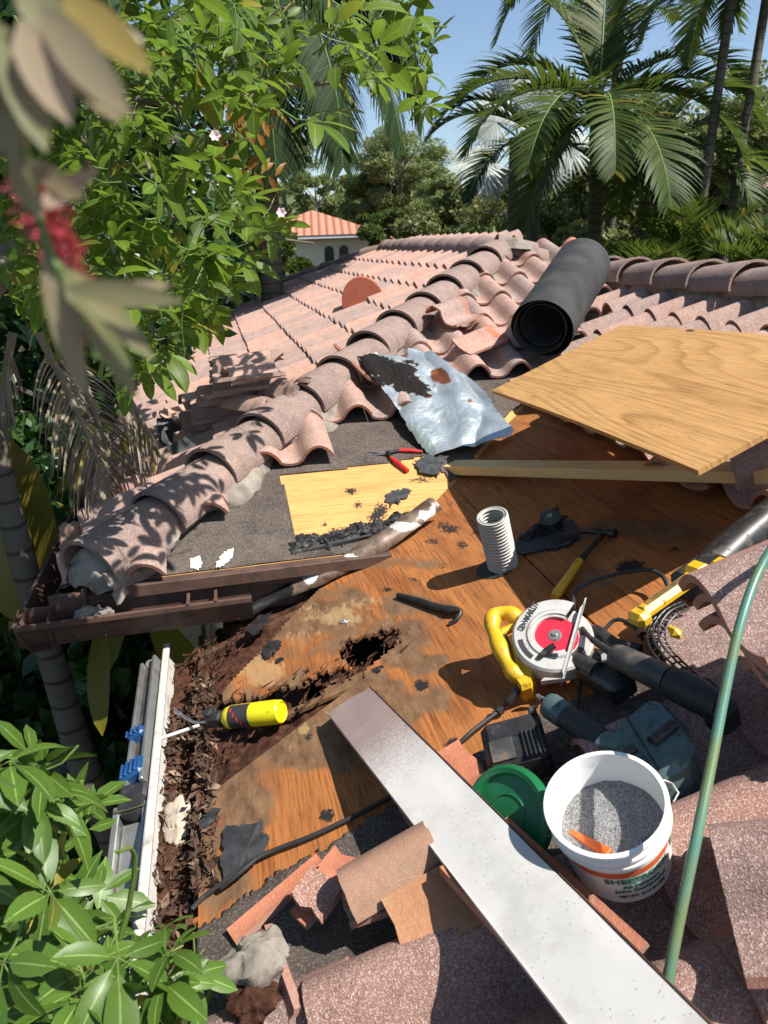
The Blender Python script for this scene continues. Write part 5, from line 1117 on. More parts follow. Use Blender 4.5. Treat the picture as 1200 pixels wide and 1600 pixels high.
def palmate(mb, tw, c, ax, L, k=5, W=.36, spread=1.0, pet=None, rows=5):
    """k leaflets spread from one point, the outer ones smaller"""
    ax = ax.normalized(); h = (ax-ZA*ax.z*.3); up = (ZA+rvec()*.45).normalized(); s = ax.cross(up).normalized(); up = s.cross(ax)
    for i in range(k):
        q = (i-(k-1)/2)/((k-1)/2 or 1); a = q*1.75*spread+rnd.gauss(0, .12)
        d = (ax*math.cos(a)+s*math.sin(a)+up*rnd.uniform(-.25, .15)).normalized(); l = L*(1-.38*abs(q))*rnd.uniform(.85, 1.12)
        pb = c+d*l*.16; leaf(mb, pb, d, (up+rvec()*.4), l, l*W*rnd.uniform(.85, 1.1), rnd.uniform(.15, .6), rnd.uniform(.1, .35), rows)
        if tw is not None: tw.tube([c, pb], .0012*L/.12, 4, caps=False)
    if pet and tw is not None: tw.tube([pet, pet.lerp(c, .5)-ZA*.01, c], [.0026*L/.12, .002*L/.12, .0016*L/.12], 5, caps=False)

HEAPC = Hh(345, 620, .2)
def shades(p, c, r):
    q = p-c; return (q-SUN*q.dot(SUN)).length < r and q.dot(SUN) > 0
# ---- trumpet tree at the left
tree = thing('trumpet_tree', (-1.5, 3.4, ZG), 'leafy green trumpet tree on the left with a branch reaching over the roof', 'tree')
cr = MB(); tw = MB(); sp2 = MB(); br = MB()
UP = [(150, -60), (545, -60), (565, 20), (660, 55), (672, 110), (640, 150), (600, 125), (560, 95), (500, 120), (430, 150), (395, 200), (375, 260), (400, 320), (455, 360), (470, 380), (410, 395), (365, 430), (325, 500), (290, 555), (225, 590), (160, 570), (110, 510), (60, 500), (0, 420), (0, 60)]
n_ = 0
while n_ < 470:
    x, y = rnd.uniform(-60, 700), rnd.uniform(-60, 645)
    if not inpoly(x, y, UP): continue
    if x > 540 and y > 90 and rnd.random() < .45: continue
    d = rnd.uniform(2.55, 3.3) if x > 400 and y < 230 else rnd.uniform(1.9, 3.6)
    if y > 430: d = rnd.uniform(1.9, 2.7)
    p = at(x, y, d)
    if shades(p, HEAPC, .5) and rnd.random() < .8: continue
    ax = (CR*rnd.gauss(.35, .6)+Vector((0, 0, rnd.gauss(-.30, .5)))-CF*rnd.gauss(.35, .5)).normalized()
    if x > 560: ax = (CR*rnd.gauss(.6, .4)+ZA*rnd.gauss(-.5, .4)-CF*.2).normalized()
    L = rnd.uniform(.10, .15)*(1.0 if d > 2.3 else .85)
    pet = p-ax*rnd.uniform(.06, .14)-ZA*.01; palmate(cr, tw, p, ax, L, rnd.choice((5, 5, 5, 4, 3)), pet=pet, W=.42); n_ += 1
EX = [(520, 0), (590, 10), (685, 70), (690, 140), (650, 185), (610, 150), (545, 125)]; k = 0
while k < 48:
    x, y = rnd.uniform(520, 690), rnd.uniform(0, 190)
    if not inpoly(x, y, EX): continue
    p = at(x, y, rnd.uniform(2.8, 3.2)); k += 0 if not (shades(p, HEAPC, .5) and rnd.random() < .7) else 1
    if shades(p, HEAPC, .5) and rnd.random() < .7: continue
    ax = (CR*rnd.gauss(.5, .5)+ZA*rnd.gauss(-.3, .5)-CF*.4).normalized(); palmate(cr, tw, p, ax, rnd.uniform(.10, .145), 5, pet=p-ax*.1, W=.42); k += 1
k = 0
while k < 45:
    x, y = rnd.uniform(390, 570), rnd.uniform(-10, 150)
    p = at(x, y, rnd.uniform(2.8, 3.3))
    if shades(p, HEAPC, .5) and rnd.random() < .7: k += 1; continue
    ax = (CR*rnd.gauss(.3, .6)+ZA*rnd.gauss(-.2, .5)-CF*.3).normalized(); palmate(cr, tw, p, ax, rnd.uniform(.10, .145), 5, pet=p-ax*.1, W=.42); k += 1
for k in range(60):  # extra leaf clusters added along the sun line to dapple the hip
    p = C0.lerp(PK, rnd.uniform(.02, .36))+SUN*rnd.uniform(1.5, 2.2)+rvec()*.12; x, y, d = proj(p)
    if x > 670 or y > 190: continue
    ax = (CR*rnd.gauss(.3, .6)+ZA*rnd.gauss(-.2, .5)-CF*.3).normalized(); palmate(cr, tw, p, ax, rnd.uniform(.10, .14), 5, pet=p-ax*.1, W=.42)
for k in range(210):      # inner foliage behind, dimness painted into its leaf colour
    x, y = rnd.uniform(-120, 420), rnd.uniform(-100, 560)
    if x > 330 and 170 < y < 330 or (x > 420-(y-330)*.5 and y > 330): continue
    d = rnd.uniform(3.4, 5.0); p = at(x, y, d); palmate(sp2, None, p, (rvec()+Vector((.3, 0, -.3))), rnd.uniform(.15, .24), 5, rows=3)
for k in range(640):      # unseen crown leaves, added to shade the left garden
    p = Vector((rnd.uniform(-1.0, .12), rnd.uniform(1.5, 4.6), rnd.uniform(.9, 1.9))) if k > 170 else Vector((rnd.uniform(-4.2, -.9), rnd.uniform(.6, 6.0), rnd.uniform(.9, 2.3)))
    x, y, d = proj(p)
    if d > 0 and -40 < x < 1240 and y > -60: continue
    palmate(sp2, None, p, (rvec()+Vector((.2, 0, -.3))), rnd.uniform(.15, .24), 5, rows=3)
main = [Vector((-1.5, 3.4, ZG)), Vector((-1.45, 3.4, -2.5)), Vector((-1.3, 3.3, -.8)), at(120, 260, 3.2), at(205, 165, 3.0), at(270, 158, 2.95), at(335, 158, 2.9), at(395, 150, 2.95), at(415, 137, 3.0), at(520, 128, 3.0), at(560, 100, 3.0), at(620, 70, 3.0)]
br.tube(spline(main, 6), [lerp(.075, .006, i/66)**1.0 if i < 20 else lerp(.022, .004, (i-20)/47) for i in range(67)], 10)
for a, b, c in (((335, 158), (390, 60), (440, 10)), ((395, 150), (410, 105), (420, 60)), ((270, 158), (300, 210), (360, 240)), ((205, 165), (260, 330), (330, 345)), ((260, 330), (330, 345), (400, 350)), ((330, 345), (420, 370), (490, 380)), ((520, 128), (560, 60), (590, 20)), ((120, 260), (190, 420), (250, 540)), ((120, 260), (100, 420), (60, 500))):
    br.tube(spline([at(*a, 2.95), at(*b, 2.9), at(*c, 2.85)], 6), [lerp(.009, .003, i/12) for i in range(13)], 7)
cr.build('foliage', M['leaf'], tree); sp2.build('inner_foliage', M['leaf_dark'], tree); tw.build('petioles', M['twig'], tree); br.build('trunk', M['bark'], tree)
for (x, y, d) in ((337, 213, 2.2), (276, 217, 2.25), (440, 333, 2.5)):
    mb = MB(); c = at(x, y, d)
    for k in range(6):
        a = k*1.05; d_ = (CR*math.cos(a)+CU*math.sin(a)-CF*.6); leaf(mb, c, d_, -CF, .020, .018, .5, .3, 3)
    mb.build('flower', M['flower'], tree)
rl = MB()
for (x, y, a0) in ((400, 182, 185), (395, 190, 200), (385, 180, 160), (390, 250, 200), (410, 265, 190), (370, 240, 150)):
    p = at(x, y, 3.3); d = CR*math.cos(R(a0))*-1+CU*math.sin(R(a0))
    for k in range(7): leaf(rl, p+d*.03*k-CR*.12, (d*.4+CU*(-.8 if k % 2 else .8)+rvec()*.2), -CF, .09, .03, .4, .2, 3)
rl.build('rusty_leaves', M['rust_leaf'], tree)

# ---- shrub at the lower left
shrub = thing('shrub', (-.75, .95, ZG), 'big leaved green shrub growing up past the roof edge', 'shrub')
SP = [(-80, 1180), (60, 1180), (90, 1200), (110, 1270), (110, 1350), (190, 1430), (270, 1430), (300, 1490), (310, 1560), (290, 1660), (-80, 1660)]
cr = MB(); tw = MB(); n_ = 0
while n_ < 62:
    x, y = rnd.uniform(-60, 350), rnd.uniform(1140, 1650)
    if not inpoly(x, y, SP): continue
    d = rnd.uniform(1.05, 1.45)
    if x > 240: d = rnd.uniform(1.12, 1.25)
    p = at(x, y, d); ax = (CR*rnd.gauss(.25, .55)+CU*rnd.gauss(-.1, .6)-CF*rnd.gauss(.55, .3)).normalized()
    L = rnd.uniform(.095, .135)*(1.0 if x < 230 else .66); pet = p-ax*.08-ZA*.03; palmate(cr, tw, p, ax, L, 5, W=.42, pet=pet); n_ += 1
for k in range(110):
    x, y = rnd.uniform(-120, 260), rnd.uniform(1180, 1800); d = rnd.uniform(1.5, 2.1)
    if x > 150+max(0, y-1330)*.4: continue
    palmate(cr, None, at(x, y, d), rvec()+Vector((.2, 0, .4)), rnd.uniform(.10, .14), 5, W=.40, rows=3)
for k, (x, y) in enumerate(((60, 1250), (30, 1400), (150, 1450), (250, 1500), (300, 1500), (100, 1560), (180, 1330))):
    tw.tube(spline([Vector((-.75, .95, ZG)), Vector((-.66, .93, -2.2)), at(x, y, 1.35)-ZA*.15, at(x, y, 1.28)], 6), [lerp(.02, .0025, (i/18)**.5) for i in range(19)], 7)
cr.build('foliage', M['leaf_shrub'], shrub); tw.build('stem', M['twig'], shrub)

# ---- palms
def frond(mb, rk, p, az, el, L, droop=1.6, n=42, lw=.034, ll=.55, sag=.7, fold=.5, vshape=.5, dryness=0):
    d = Vector((math.cos(az)*math.cos(el), math.sin(az)*math.cos(el), math.sin(el))); st = L/n; q = Vector(p); pts = []; dirs = []
    for i in range(n+1):
        pts.append(q.copy()); dirs.append(d.copy()); q = q+d*st
        d = (d-ZA*droop/n*(.35+1.3*i/n)).normalized()
    for i in range(int(n*.14), n+1):
        t = i/n; l = ll*(math.sin(math.pi*(.12+.83*t))**.7)*rnd.uniform(.88, 1.08); dd = dirs[i]; s0 = dd.cross(ZA); s0 = s0.normalized() if s0.length > .05 else Vector((math.sin(az), -math.cos(az), 0)); up = s0.cross(dd).normalized()
        for sg in (-1, 1):
            e = (s0*sg+dd*(.45+.6*t)+up*vshape*rnd.uniform(.5, 1.1)).normalized(); b = pts[i]; vs = []; uv = []; e2 = e.copy(); r = 4
            wv = dd if dryness == 0 else (dd+rvec()*.6).normalized()
            for k in range(r+1):
                tt = k/r; w_ = lw*.5*(1-.85*tt**1.6)*(.55 if k == 0 else 1); wd = wv-e2*wv.dot(e2); wd = wd.normalized() if wd.length > .01 else s0
                vs += [b-wd*w_, b+wd*w_]; uv += [(0.2, tt), (.8, tt)]; b = b+e2*(l/r); e2 = (e2-ZA*sag*rnd.uniform(.7, 1.3)/r*(.5+tt)).normalized()
            mb.add(vs, [(2*k, 2*k+1, 2*k+3, 2*k+2) for k in range(r)], uv)
    rk.tube(pts[::2] if n % 2 == 0 else pts, [lerp(.022, .004, i/(n//2)) for i in range(n//2+1)] if n % 2 == 0 else .01, 6)
def trunk(parent, p0, p1, r0, r1, bend=(0, 0), mat='palm_trunk'):
    mb = MB(); n = 24; p0 = Vector(p0); p1 = Vector(p1)
    mb.tube([p0.lerp(p1, i/n)+Vector((bend[0], bend[1], 0))*math.sin(i/n*3.14) for i in range(n+1)], [lerp(r0, r1, i/n)*(1+.03*math.sin(i*2.7)) for i in range(n+1)], 12); return mb.build('trunk', M[mat], parent)
def palm(label, crown, base_xy, r0, r1, fr, mat='frond', name='palm_tree', bend=(0, 0), shaft=True, group=None, **kw):
    t = thing(name, (base_xy[0], base_xy[1], ZG), label, 'palm tree', group); trunk(t, (base_xy[0], base_xy[1], ZG), crown, r0, r1, bend)
    if shaft:
        mb = MB(); mb.tube([Vector(crown)-ZA*.5, Vector(crown)-ZA*.1, Vector(crown)+ZA*.25], [r1*1.15, r1*1.1, r1*.5], 12); mb.build('crownshaft', M['twig'], t)
    for (az, el, L) in fr:
        a = MB(); rk = MB(); frond(a, rk, Vector(crown)+ZA*rnd.uniform(0, .15), R(az), R(el), L, **kw)
        off = len(a.v); a.cur = 1; a.add(rk.v, rk.f, None, True, 1); a.build('frond', [M[mat], M['twig']], t)
    return t
vy = math.degrees(math.atan2(CF.y, CF.x))       # azimuth of the view
def A(deg): return vy-90+deg                    # 0 = to the right in the picture, 90 = away, 180 = left, 270 = towards us
c = at(935, 175, 9.0)
palm('big leafy palm standing behind the black roll', c, (c.x+.25, c.y+.1), .11, .085,
     [(A(178), 32, 2.3), (A(200), 20, 2.1), (A(232), 12, 2.2), (A(262), 5, 2.0), (A(285), -5, 2.2), (A(150), 45, 2.1), (A(140), 70, 2.0), (A(75), 75, 2.2), (A(40), 62, 2.1), (A(10), 40, 2.3), (A(-12), 22, 2.3), (A(-30), 10, 2.1), (A(95), 25, 2.0), (A(310), -20, 2.0), (A(215), -20, 1.9)], mat='frond', lw=.046, ll=.62, droop=1.9, sag=.85, n=54)
c = at(975, -110, 10.0)
palm('tall palm whose trunk rises right behind the leafy palm', c, (c.x+.2, c.y), .09, .075, [(A(178), -10, 2.3), (A(200), -25, 2.2), (A(5), 10, 2.3), (A(90), 10, 2.4), (A(130), 20, 2.2), (A(350), -10, 2.2)], mat='frond', lw=.05, ll=.6, droop=1.7)
c = at(1152, -70, 8.0); b = at(1108, 440, 8.0)
palm('slim grey palm leaning right, left one of the pair at the right edge', c, (b.x-.25, b.y+.2), .065, .05, [(A(190), -10, 1.5), (A(215), -35, 1.4), (A(160), 10, 1.5), (A(300), -20, 1.4), (A(10), 0, 1.5), (A(90), 30, 1.5)], mat='frond', lw=.04, ll=.4, droop=2.0)
c = at(1215, -110, 8.2); b = at(1155, 440, 8.2)
palm('slim dark palm leaning right, nearest the right edge', c, (b.x-.3, b.y+.2), .06, .05, [(A(185), 0, 1.5), (A(205), -40, 1.3), (A(170), 30, 1.5), (A(20), 0, 1.5), (A(270), -10, 1.4)], mat='frond', lw=.04, ll=.4, droop=2.0)
c = at(838, 225, 11.0)
palm('dark trunked palm left of the leafy palm', c, (c.x, c.y), .10, .09, [(A(180), 30, 1.8), (A(150), 50, 1.6), (A(30), 40, 1.7), (A(-10), 20, 1.8), (A(270), 20, 1.6), (A(220), 0, 1.8), (A(320), -10, 1.7)], mat='frond_dark', lw=.05, ll=.5)
c = at(1012, 250, 9.6)
palm('bushy palm right of the leafy palm with drooping fronds', c, (c.x, c.y), .08, .07, [(A(0), 35, 2.0), (A(-20), 15, 2.0), (A(20), 55, 1.9), (A(300), 10, 1.9), (A(270), -10, 1.8), (A(240), 10, 1.8), (A(160), 45, 1.7), (A(90), 60, 1.8), (A(330), -15, 1.9)], mat='frond', lw=.05, ll=.55, droop=1.8)
c = at(400, -10, 8.0); bq = at(397, 300, 8.2)
palm('tall palm with long hanging fronds behind the trumpet tree', c, (bq.x, bq.y), .16, .12, [(A(5), 10, 2.6), (A(-10), -5, 2.5), (A(-25), 0, 2.6), (A(-50), -10, 2.4), (A(180), 0, 2.6), (A(200), -15, 2.4), (A(230), -5, 2.4), (A(280), -20, 2.4), (A(310), -15, 2.5), (A(20), 25, 2.6)], mat='frond_dark', lw=.036, ll=.8, droop=2.8, sag=1.7, vshape=-.15, shaft=False, n=76)
for k, (x, y, d, L, lb) in enumerate(((1072, 420, 8.6, 1.15, 'low bright palm clump between the two slim trunks'), (1195, 445, 7.4, .8, 'low palm clump at the right edge behind the ridge'), (1000, 440, 8.2, .7, 'small palm clump behind the ridge beside the palm trunks'))):
    c = at(x, y, d); t = thing('palm_clump', (c.x, c.y, ZG), lb, 'palm'); trunk(t, (c.x, c.y, ZG), c, .06, .05)
    for q in range(11):
        a = MB(); rk = MB(); frond(a, rk, c-ZA*.2, R(A(q*33+rnd.uniform(-10, 10))), R(rnd.uniform(55, 86)), L*rnd.uniform(.8, 1.1), droop=1.1, n=30, lw=.042, ll=.42, sag=.35, vshape=.7); a.add(rk.v, rk.f, None, True, 1); a.build('frond', [M['frond'], M['twig']], t)
# silver fan palm
def fan(mb, c, ax, nrm, Rr):
    ax = ax.normalized(); s = ax.cross(nrm).normalized(); nrm = s.cross(ax)
    for i in range(34):
        a = lerp(-2.7, 2.7, i/33); d = (ax*math.cos(a)+s*math.sin(a)+nrm*.15*math.cos(a*2)).normalized(); l = Rr*rnd.uniform(.9, 1.05); w_ = d.cross(nrm).normalized()*.055*Rr
        mb.add([c, c+d*l*.55-w_+nrm*.01, c+d*l-nrm*.12*l, c+d*l*.55+w_+nrm*.01, c+d*l*.5+nrm*.03], [(0, 1, 4), (1, 2, 4), (4, 2, 3), (0, 4, 3)], [(.2, 0), (0.2, .5), (.2, 1), (.8, .5), (.3, .5)])
c = at(810, 215, 14.0); t = thing('silver_palm', (c.x, c.y, ZG), 'silvery blue fan palm showing behind the leafy palm', 'palm tree'); trunk(t, (c.x, c.y, ZG), c, .2, .17)
for (x, y, a, Rr) in ((775, 190, 140, .7), (745, 255, 190, .65), (835, 165, 70, .65), (795, 150, 110, .6), (850, 260, -30, .6), (885, 230, 0, .6), (765, 270, 220, .6)):
    mb = MB(); fan(mb, at(x, y, 14+rnd.uniform(-.6, .6)), CR*math.cos(R(a))+CU*math.sin(R(a)), (-CF+rvec()*.4), Rr); p = at(x, y, 14); mb.cur = 1; mb.smooth = True; mb.tube([c, p], .02, 6); mb.build('fan_leaf', [M['silver'], M['twig']], t)

# ---- trees further off: trunk, limbs and a crown of many small leaves in clumps
def far_tree(label, x, y, d, rx, rz, mat, n, clumps, ls, name='tree', cat='tree', trunk_r=.12, lob=.33, needle=False, group=None, low=.0):
    c = at(x, y, d); t = thing(name, (c.x, c.y, ZG), label, cat, group); mb = MB(); tb = MB()
    tb.tube([Vector((c.x, c.y, ZG)), Vector((c.x+.05*rx, c.y, lerp(ZG, c.z, .5))), c, c+ZA*rz*.6], [trunk_r, trunk_r*.8, trunk_r*.5, trunk_r*.12], 8)
    cl = []
    for k in range(clumps):
        v = rvec(); rr = rnd.random()**.4; q = Vector((v.x*rx*rr, v.y*rx*rr, v.z*rz*rr*(1 if v.z > 0 else 1-low))); cl.append((c+q, rnd.uniform(.6, 1.25)*lob*min(rx, rz)))
        if k % 2 == 0: tb.tube([c-ZA*rz*.3*rnd.random(), c+q*.5+ZA*.05*rz, c+q], [trunk_r*.35, trunk_r*.2, trunk_r*.06], 5)
    for k in range(n):
        p0, r = rnd.choice(cl); v = rvec(); p = p0+Vector((v.x*r*1.25, v.y*r*1.25, v.z*r*.75))*rnd.random()**.35
        nrm = (v*.7+rvec()).normalized(); dd = nrm.orthogonal().normalized(); a = rnd.random()*6.28; dd = dd*math.cos(a)+nrm.cross(dd)*math.sin(a); s = nrm.cross(dd); l = ls*rnd.uniform(.6, 1.3); w_ = l*(.10 if needle else .28)
        mb.add([p-dd*l*.5, p-s*w_, p+dd*l*.5+nrm*l*.1, p+s*w_], [(0, 1, 2, 3)], [(.3, 0), (0.1, .5), (.3, 1), (.9, .5)])
    mb.build('crown', M[mat], t); tb.build('trunk', M['bark'], t); return t
gP = 'pines beyond the neighbouring house'
far_tree('tall pine with a broad crown right of the red roofed house', 625, 255, 34, 2.0, 2.0, 'pine', 20000, 64, 0.25, 'pine_tree', 'pine tree', .16, .235, True, gP)
far_tree('second pine crowding the broad pine on its left', 575, 300, 36, 1.5, 1.5, 'pine', 12000, 36, 0.27, 'pine_tree', 'pine tree', .14, .235, True, gP)
far_tree('slender pine between the hanging palm fronds', 440, 262, 36, 1.6, 2.2, 'pine', 14000, 40, 0.27, 'pine_tree', 'pine tree', .15, .235, True, gP)
far_tree('pine showing at the left of the slender one', 495, 320, 40, 1.9, 1.5, 'pine', 12000, 36, 0.29, 'pine_tree', 'pine tree', .15, .235, True, gP)
far_tree('dark rounded pine right of the broad pine', 680, 300, 32, 1.4, 1.5, 'pine', 13000, 36, 0.24, 'pine_tree', 'pine tree', .14, .235, True, gP)
gO = 'leafy trees behind the palms'
far_tree('pale green bushy tree left of the leafy palm', 715, 345, 20, 1.6, 1.0, 'olive', 9000, 26, .14, group=gO)
far_tree('olive tree filling the gap behind the black roll', 830, 345, 18, 1.7, 1.3, 'olive', 11000, 30, .13, group=gO)
far_tree('olive tree behind the leafy palm trunk', 935, 330, 17, 1.6, 1.6, 'olive', 11000, 30, .13, group=gO)
far_tree('tall olive tree right of the leafy palm', 1045, 270, 16, 1.7, 1.7, 'olive', 13000, 34, .12, group=gO)
far_tree('olive tree between the slim palms and the right roof', 1150, 270, 15, 1.3, 1.6, 'olive', 12000, 30, .12, group=gO)
far_tree('thin crowned tree at the right edge of the sky', 1215, 200, 17, 1.2, 1.6, 'olive', 8000, 26, .12, group=gO)
far_tree('shaded bush low behind the right hand ridge', 1060, 415, 10.5, 1.6, .5, 'leaf_dark', 6000, 22, .14, 'bush', 'bush', .05, .4)
far_tree('shaded bush low behind the black roll', 880, 400, 12, 1.5, .6, 'olive', 6000, 22, .13, 'bush', 'bush', .05, .4)
far_tree('low green bush in front of the pines', 650, 352, 26, 2.2, .8, 'frond', 7000, 24, .18, 'bush', 'bush', .06, .4)
gL = 'trees closing the left background'
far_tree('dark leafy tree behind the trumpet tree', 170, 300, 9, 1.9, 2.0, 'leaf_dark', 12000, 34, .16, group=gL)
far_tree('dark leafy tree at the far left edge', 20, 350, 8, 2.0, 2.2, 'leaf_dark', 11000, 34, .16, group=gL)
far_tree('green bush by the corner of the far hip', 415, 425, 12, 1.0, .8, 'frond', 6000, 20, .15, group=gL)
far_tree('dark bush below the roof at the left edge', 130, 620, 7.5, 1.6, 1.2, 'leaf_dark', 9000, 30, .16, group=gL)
# distant wood
mb = MB()
for k in range(30000):
    a = rnd.uniform(-.75, 1.05); dist = rnd.uniform(60, 95); hgt = (4.0+2.2*fbm((a*9, 0, 0), 1, 3)+1.2*fbm((a*40, 1, 0), 1, 3)); zz = ZG+rnd.random()**.7*(hgt+4.4)
    p = Vector((math.sin(a)*dist, math.cos(a)*dist, zz)); nr = rvec(); dd = nr.orthogonal().normalized(); s = nr.cross(dd); l = rnd.uniform(.5, 1.1)
    mb.add([p-dd*l, p-s*l*.5, p+dd*l, p+s*l*.5], [(0, 1, 2, 3)], [(.3, 0), (.1, .5), (.3, 1), (.9, .5)])
o = mb.build('woods', M['pine']); tag(o, 'far wood closing the horizon behind the houses', 'woods', kind='stuff')

# ---- dim garden below the left eave
pt = thing('palm_tree', (-1.25, 3.0, ZG), 'ringed palm trunk in the dark gap left of the gutter with dry hanging fronds', 'palm tree')
t0, t1, t2 = at(128, 1190, 3.3), at(36, 880, 3.2), at(-25, 640, 3.1); mb = MB()
mb.tube([Vector((t0.x+.35, t0.y-.1, ZG)), t0, t0.lerp(t1, .5), t1, t1.lerp(t2, .5), t2], [.08, .062, .056, .054, .052, .05], 14); mb.build('trunk', M['palm_trunk'], pt)
for k, (x, y, az, el, L) in enumerate(((60, 520, -10, -70, .8), (20, 520, 200, -70, .8), (110, 540, -30, -72, .7), (180, 590, 10, -65, .5))):
    a = MB(); rk = MB(); frond(a, rk, at(x, y, 3.2+.1*k), R(A(az)), R(el), L, droop=.8, n=34, lw=.016, ll=.40, sag=1.9, vshape=-.2, dryness=1); a.add(rk.v, rk.f, None, True, 1); a.build('dry_frond', [M['frond_dry'], M['frond_dry']], pt)
bp = thing('banana_plant', (-1.3, 3.0, ZG), 'broad dark banana leaves in the shade below the roof edge', 'banana plant')
for k, (x, y, d, az, el, L, W) in enumerate(((20, 690, 3.4, -80, -70, .8, .34), (215, 650, 4.2, -95, -75, .8, .30), (-40, 720, 3.3, -60, -55, .8, .34), (140, 700, 4.3, 200, -70, .8, .3), (330, 1090, 3.3, 250, 60, .6, .16), (170, 1050, 3.6, 60, 70, .7, .14), (250, 1130, 3.8, 90, 60, .6, .14), (160, 1150, 3.0, 100, 70, .5, .10), (60, 1000, 3.0, 30, 50, .6, .12))):
    mb = MB(); d_ = Vector((math.cos(R(A(az)))*math.cos(R(el)), math.sin(R(A(az)))*math.cos(R(el)), math.sin(R(el)))); leaf(mb, at(x, y, d), d_, -CF+ZA*.4, L, W, .5, .25, 9); mb.build('leaf', M['leaf_dark' if k < 4 else 'leaf'], bp)  # first leaves take the leaf colour with shade painted in
mb = MB(); mb.tube([Vector((-1.3, 3.0, ZG)), Vector((-1.35, 3.1, -2.6)), at(-30, 720, 3.5)], [.10, .07, .03], 12); mb.build('stem', M['twig'], bp)
far_tree('dark undergrowth bush below the ladder', 190, 1150, 4.3, .8, .6, 'leaf_dark', 3500, 18, .16, 'bush', 'bush', .03, .4)
far_tree('dark undergrowth bush left of the palm trunk', 20, 1040, 4.2, .7, .9, 'leaf_dark', 3500, 18, .17, 'bush', 'bush', .03, .4)
# ---- bottlebrush twig close to the lens
bb = thing('bottlebrush_branch', at(60, 250, .36), 'out of focus bottlebrush twig with red flowers close to the camera', 'branch')
mb = MB(); st_ = MB(); fl = MB()
def bl(x, y, d, x2, y2, d2, W): a, b = at(x, y, d*.72), at(x2, y2, d2*.72); leaf(mb, a, b-a, -CF+rvec()*.3, (b-a).length, W, .1, .2, 5)
for q in ((95, -10, .30, 235, 105, .29, .012), (60, 10, .30, 200, 175, .29, .013), (110, 30, .31, 225, 60, .32, .010), (30, 30, .30, 110, 190, .30, .014), (5, 40, .31, 70, 230, .30, .013), (-10, 20, .32, 20, 270, .31, .012), (80, 60, .32, 190, 190, .33, .011), (-20, 90, .31, 60, 200, .32, .012), (20, -20, .3, 130, 70, .31, .013), (100, 450, .34, 285, 468, .34, .009), (150, 470, .36, 265, 440, .36, .008), (95, 410, .36, 215, 620, .36, .011), (70, 380, .36, 130, 620, .37, .011), (110, 420, .35, 240, 560, .35, .009), (40, 250, .34, 130, 310, .34, .008), (60, 330, .34, 150, 260, .35, .008), (20, 240, .33, 60, 340, .33, .009)): bl(*q)
st_.tube(spline([at(-30, 20, .23), at(20, 150, .24), at(45, 280, .26), at(80, 400, .26), at(120, 480, .265), at(150, 560, .27)], 6), .0016, 7)
for (x, y, d, n) in ((45, 285, .30, 130), (70, 350, .30, 200), (95, 385, .30, 200), (10, 210, .30, 80), (110, 440, .31, 110), (140, 500, .32, 60), (60, 310, .30, 120), (90, 420, .31, 120)):
    for k in range(n):
        c = at(x+rnd.gauss(0, 9), y+rnd.gauss(0, 12), d); v = rvec(); fl.tube([c, c+v*.008], .00028, 3, caps=False)
mb.build('leaf', M['brush_leaf'], bb); st_.build('stem', M['twig'], bb); fl.build('flower', M['red_stamen'], bb)

# ---- neighbouring houses
M['clay_roof'] = None
g = G('orange_clay_roof'); u = g.sep(g.uv); wv = g.math('ABSOLUTE', g.math('SINE', g.math('MULTIPLY', u[0], 3.14159/.28))); cs = g.math('FRACT', g.math('MULTIPLY', u[1], 1/.36)); c = g.mix(wv, (.26, .075, .04), (.52, .19, .115)); c = g.mix(g.ramp(cs, (0, .75), (.12, 0.)), c, (.14, .05, .03)); c = g.mix(g.math('MULTIPLY', g.noise(3, 5), .5), c, (.5, .25, .17)); g.p(col=c, rough=.85); g.bump(g.math('ADD', wv, g.math('MULTIPLY', cs, .4)), 1.0, .06); M['clay_roof'] = g.m
M['cream'] = plain('cream_stucco', (.72, .63, .47), .9, var=.06, scale=4)
M['dark_glass'] = plain('dark_window', (.03, .03, .032), .15)
def hiproof(mb, cx, cy, z, wx, wy, h, rz):
    m = Matrix.Translation((cx, cy, z)) @ Matrix.Rotation(rz, 4, 'Z'); rl_ = max(0, wx-wy)/2
    P = [m @ Vector(q) for q in ((-wx/2, -wy/2, 0), (wx/2, -wy/2, 0), (wx/2, wy/2, 0), (-wx/2, wy/2, 0), (-rl_, 0, h), (rl_, 0, h))]
    sl = math.hypot(wy/2, h)
    for f, uv in (((0, 1, 5, 4), ((0, 0), (wx, 0), (wx/2+rl_, sl), (wx/2-rl_, sl))), ((1, 2, 5), ((0, 0), (wy, 0), (wy/2, sl))), ((2, 3, 4, 5), ((0, 0), (wx, 0), (wx/2+rl_, sl), (wx/2-rl_, sl))), ((3, 0, 4), ((0, 0), (wy, 0), (wy/2, sl)))):
        mb.add([P[i] for i in f], [list(range(len(f)))], uv, sm=False)
    return m
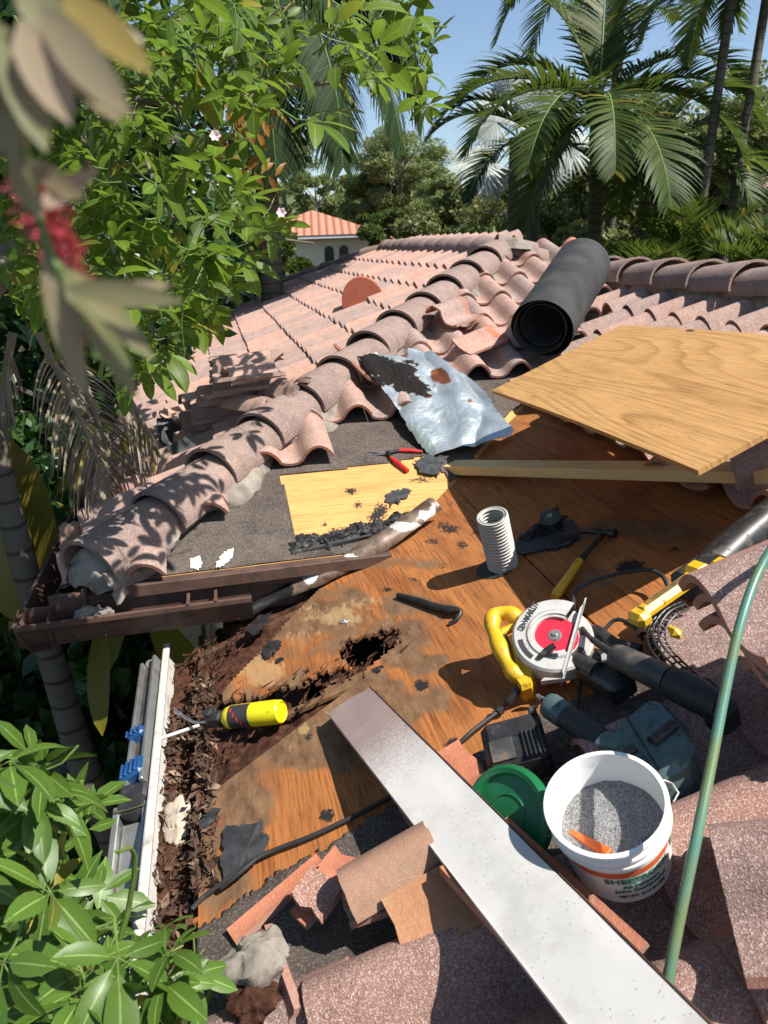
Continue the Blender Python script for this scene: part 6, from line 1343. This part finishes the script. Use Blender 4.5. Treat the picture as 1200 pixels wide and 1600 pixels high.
nc = at(520, 372, 27.0); nh = thing('house', (nc.x, nc.y+2, ZG), 'cream neighbouring house with a red hip roof and arched windows', 'house')
hr = R(-8); wz = nc.z+.12
mb = MB(); m = hiproof(mb, nc.x-.35, nc.y+2.6, wz, 5.2, 5.2, .95, hr); mb.build('roof', M['clay_roof'], nh)
mb = MB(); mb.box(m @ Matrix.Translation((0, 0, -.07)), 5.15, 5.15, .12, .01); mb.build('eave_trim', M['white_plastic'], nh)
mb = MB(); mb.box(m @ Matrix.Translation((0, 0, (ZG-wz)/2-.1)), 4.3, 4.3, wz-ZG-.1); mb.build('wall', M['cream'], nh)
for xx in (.55, 1.10):
    mb = MB(); mb.prism([m @ Vector((xx+.17*math.cos(R(a)), -2.19, -.55+.17*math.sin(R(a)))) for a in range(0, 181, 20)]+[m @ Vector((xx-.17, -2.19, -1.2)), m @ Vector((xx+.17, -2.19, -1.2))], m.to_3x3() @ Vector((0, .05, 0))); mb.build('arched_window', M['dark_glass'], nh)
nc2 = at(604, 372, 31.0); nh2 = thing('house', (nc2.x, nc2.y+2, ZG), 'low red tiled roof just right of the cream house', 'house')
mb = MB(); m = hiproof(mb, nc2.x+.2, nc2.y+2.5, nc2.z-.15, 3.4, 4.5, .55, R(-8)); mb.build('roof', M['clay_roof'], nh2); mb = MB(); mb.box(m @ Matrix.Translation((0, 0, (ZG-nc2.z)/2-.15)), 2.9, 4, nc2.z-ZG); mb.build('wall', M['cream'], nh2)
nc3 = at(1290, 296, 15.0); nh3 = thing('house', (nc3.x, nc3.y+1, ZG), 'brown tiled roof corner of a house at the right edge', 'house')
mb = MB(); m = hiproof(mb, nc3.x+1.5, nc3.y+2, nc3.z, 6.2, 5, .9, R(-14)); mb.build('roof', M['tile_end'], nh3); mb = MB(); mb.box(m @ Matrix.Translation((0, 0, -.12)), 6.1, 4.9, .22, .01); mb.build('fascia', M['brown_paint'], nh3); mb = MB(); mb.box(m @ Matrix.Translation((0, 0, (ZG-nc3.z)/2-.2)), 5.2, 4.0, nc3.z-ZG-.2); mb.build('wall', M['cream'], nh3)
